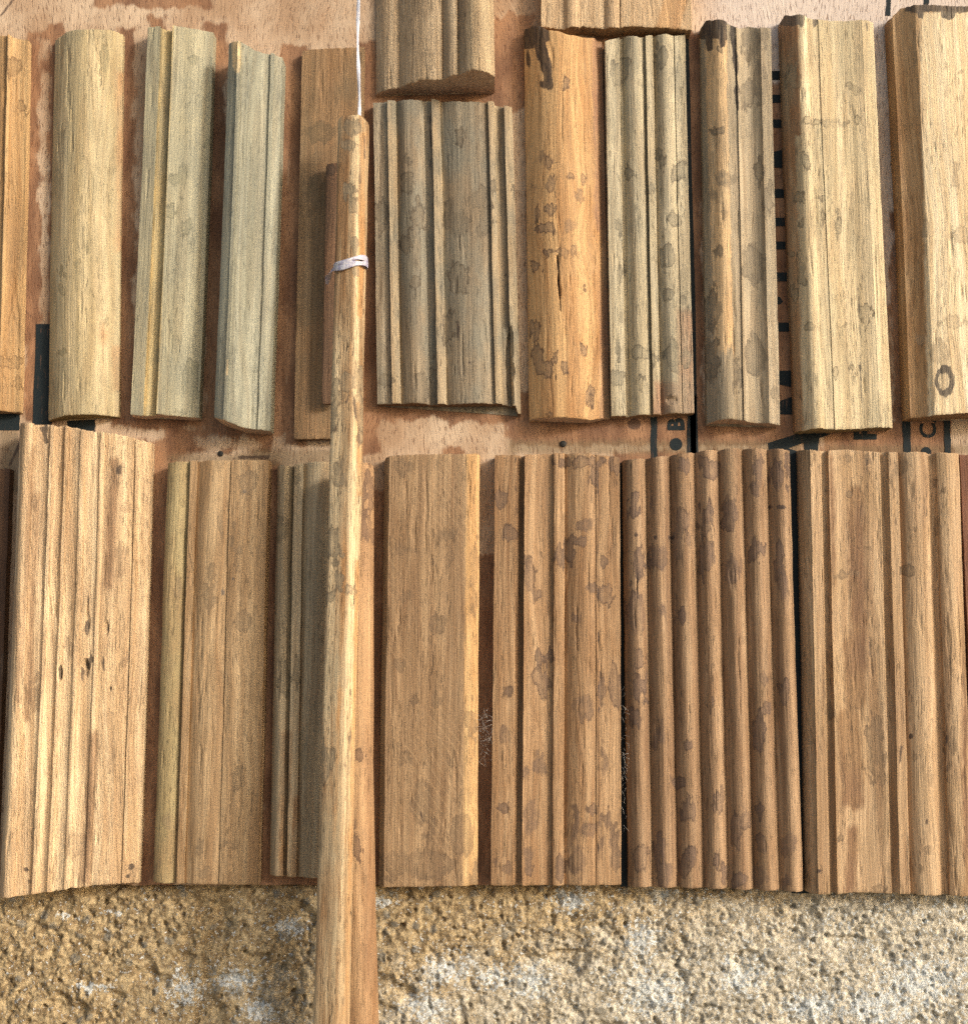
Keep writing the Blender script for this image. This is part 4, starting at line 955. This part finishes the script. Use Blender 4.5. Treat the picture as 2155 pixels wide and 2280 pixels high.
stick('hanging_stick', 'long pale stick hanging by a white string in front of the board', [(266, 753, 821, 26), (560, 747, 815, 29), (840, 739, 808, 31.5), (1080, 733, 806, 33.5), (1450, 722, 794, 36.5), (2010, 706, 783, 41), (2330, 696, 776, 44)], M_S1, E_TAN,
      zone=[('line', 812, 300, 800, 700, 7), ('line', 796, 1250, 770, 2280, 5), ('line', 770, 1100, 745, 1900, 4), ('line', 798, 900, 800, 1100, 5)],
      soot=[('line', 803, 270, 799, 580, 0.6), ('line', 812, 300, 812, 350, 1.5), ('line', 780, 874, 742, 965, 2.2), ('line', 784, 870, 801, 985, 2.4), (781, 1540, 2, 8), ('line', 763, 2200, 765, 2240, 1.5), ('line', 778, 1640, 770, 1710, 0.8)],
      stains=[('line', 752, 872, 738, 962, 9), ('line', 797, 872, 805, 985, 8), (775, 850, 22, 22), (785, 285, 22, 20), (778, 320, 18, 14), (777, 420, 18, 14), (785, 455, 12, 22), (792, 845, 14, 34), (745, 870, 12, 20), (740, 950, 8, 30), (755, 1060, 12, 26), (742, 1210, 14, 44), (755, 1225, 8, 12), (752, 1290, 12, 18), (778, 1312, 16, 12), (730, 1330, 14, 14), (726, 1700, 16, 40), (735, 1670, 8, 14), (776, 1690, 5, 40), (790, 560, 10, 40)], group='hanging sticks')

# plastic string and tie
def plastic(name, col, rough=0.3):
    n = Nodes(name)
    p = n.scaled(n.coords(), (1000, 1000, 1000))
    a = n.noise(n.scaled(p, (0.5, 0.5, 0.25)), 3.0, 0.6)
    n.put(n.b.inputs['Base Color'], n.mix(n.step(a, 0.38, 0.62), lin(col), lin((236, 234, 244))))
    n.b.inputs['Roughness'].default_value = rough
    n.b.inputs['Specular IOR Level'].default_value = 0.6
    n.b.inputs['Transmission Weight'].default_value = 0.35
    n.bump(a, 0.5, 0.0006)
    return n.m
def ribbon(path, width, thick, up):
    """Flat closed band through points (each with its own width direction)."""
    v, f = [], []
    m = len(path)
    for k, p in enumerate(path):
        p = Vector(p)
        tg = (Vector(path[min(k + 1, m - 1)]) - Vector(path[max(k - 1, 0)])).normalized()
        w = Vector(up[k] if isinstance(up, list) else up)
        w = (w - tg * w.dot(tg)).normalized()
        nn = tg.cross(w)
        ww = width[k] if isinstance(width, list) else width
        for a, b in ((-1, -0.35), (-0.6, -1), (0.6, -1), (1, -0.35), (1, 0.35), (0.6, 1), (-0.6, 1), (-1, 0.35)):
            v.append(tuple(p + w * (a * ww / 2) + nn * (b * thick / 2)))
    for k in range(m - 1):
        for j in range(8):
            f.append((k * 8 + j, k * 8 + (j + 1) % 8, (k + 1) * 8 + (j + 1) % 8, (k + 1) * 8 + j))
    f.append(tuple(range(8))[::-1])
    f.append(tuple((m - 1) * 8 + j for j in range(8)))
    return v, f
def at(x, y, h):
    w = world_of(x, y, h)
    return (w[0], -h * 0.001, w[1])
path, ups, wid = [], [], []
for k in range(40):
    t = k / 39
    y = -120 + t * 400
    path.append(at(797 + 1.6 * math.sin(t * 9) + 2 * t, y, 22 + 2 * t))
    a = 0.5 * math.sin(t * 14) + 0.25
    ups.append((math.cos(a), math.sin(a), 0))
    wid.append(0.0014 + 0.0003 * math.sin(t * 21))
v, f = ribbon(path, wid, 0.0005, ups)
o = mesh_object('string', v, f, plastic('white_string', (214, 226, 246)), None, 50)
tag(o, 'thin white plastic string running from the top edge to the hanging stick', 'string')
tie = bpy.data.objects.new('plastic_tie', None)
COL.objects.link(tie)
c0 = at(781, 594, 29.5)
tie.location = c0
tag(tie, 'white and lilac plastic twine wrapped round the hanging stick', 'twine')
mt = plastic('lilac_twine', (184, 178, 214))
rad = (Vector(at(815, 594, 29.5)) - Vector(at(747, 594, 29.5))).length / 2 + 0.0006
for dz, wd, ph in ((0.0012, 0.0024, 0.3), (-0.0011, 0.0024, 1.4), (0.0001, 0.0020, 2.6)):
    p_, w_ = [], []
    for k in range(49):
        a = 2 * math.pi * k / 48
        rr = rad * (1.0 + 0.015 * math.sin(5 * a + ph)) + (0.0003 if dz == 0.0002 else 0)
        p_.append((rr * math.cos(a), -0.93 * rr * math.sin(a), dz + 0.0007 * math.sin(2 * a + ph) + 0.0013 * math.cos(a)))
        w_.append(wd * (0.8 + 0.3 * math.sin(3 * a + ph)))
    v, f = ribbon(p_, w_, 0.0005, (0, 0, 1))
    mesh_object('wrap', v, f, mt, tie, 50)
a0, a1, a2, a3 = (np.array(at(*q)) - np.array(c0) for q in ((750, 590, 33), (738, 602, 30), (731, 615, 26), (728, 632, 24)))
v, f = ribbon([tuple(a0), tuple(a1), tuple(a2), tuple(a3)], [0.003, 0.0028, 0.0034, 0.0012], 0.0004, [(0, 0.3, 1), (0.4, 0.3, 1), (1, 0.3, 0.5), (1, 0.2, 0.2)])
mesh_object('loose_end', v, f, mt, tie, 50)

# ------------------------------------------------------------------ small things: cobwebs and a staple
cob = Nodes('cobweb_silk')
cob.b.inputs['Base Color'].default_value = lin((214, 206, 196))
cob.b.inputs['Roughness'].default_value = 0.6
rng = np.random.default_rng(5)
def threads(label, n, xr, yr, hr, span):
    v, f = [], []
    for _ in range(n):
        x, y, h = rng.uniform(*xr), rng.normal((yr[0] + yr[1]) / 2, (yr[1] - yr[0]) / 4), rng.uniform(*hr)
        a, L = rng.uniform(0, 2 * math.pi), rng.uniform(*span)
        k0 = len(v)
        bend = rng.uniform(-0.8, 0.8)
        m = 6
        for k in range(m):
            t = k / (m - 1)
            xx = np.clip(x + math.cos(a + bend * t) * L * t, xr[0] - 6, xr[1] + 6)
            c_ = np.array(at(xx, y + math.sin(a + bend * t) * L * t, h + 1.5 * math.sin(3 * t + a)))
            r = 0.00003
            for q in range(3):
                v.append((c_[0] + r * math.cos(q * 2.1), c_[1], c_[2] + r * math.sin(q * 2.1)))
        for k in range(m - 1):
            for q in range(3):
                f.append((k0 + k * 3 + q, k0 + k * 3 + (q + 1) % 3, k0 + k * 3 + 3 + (q + 1) % 3, k0 + k * 3 + 3 + q))
    o = mesh_object('cobweb', v, f, cob.m, None, 0)
    tag(o, label, 'cobweb', kind='stuff')
threads('wispy cobweb between the flat board and the amber moulding', 70, (1066, 1090), (1570, 1700), (7, 10), (6, 26))
threads('wispy cobweb in the dark gap left of the reeded moulding', 46, (1386, 1394), (1480, 1840), (7, 10), (6, 26))
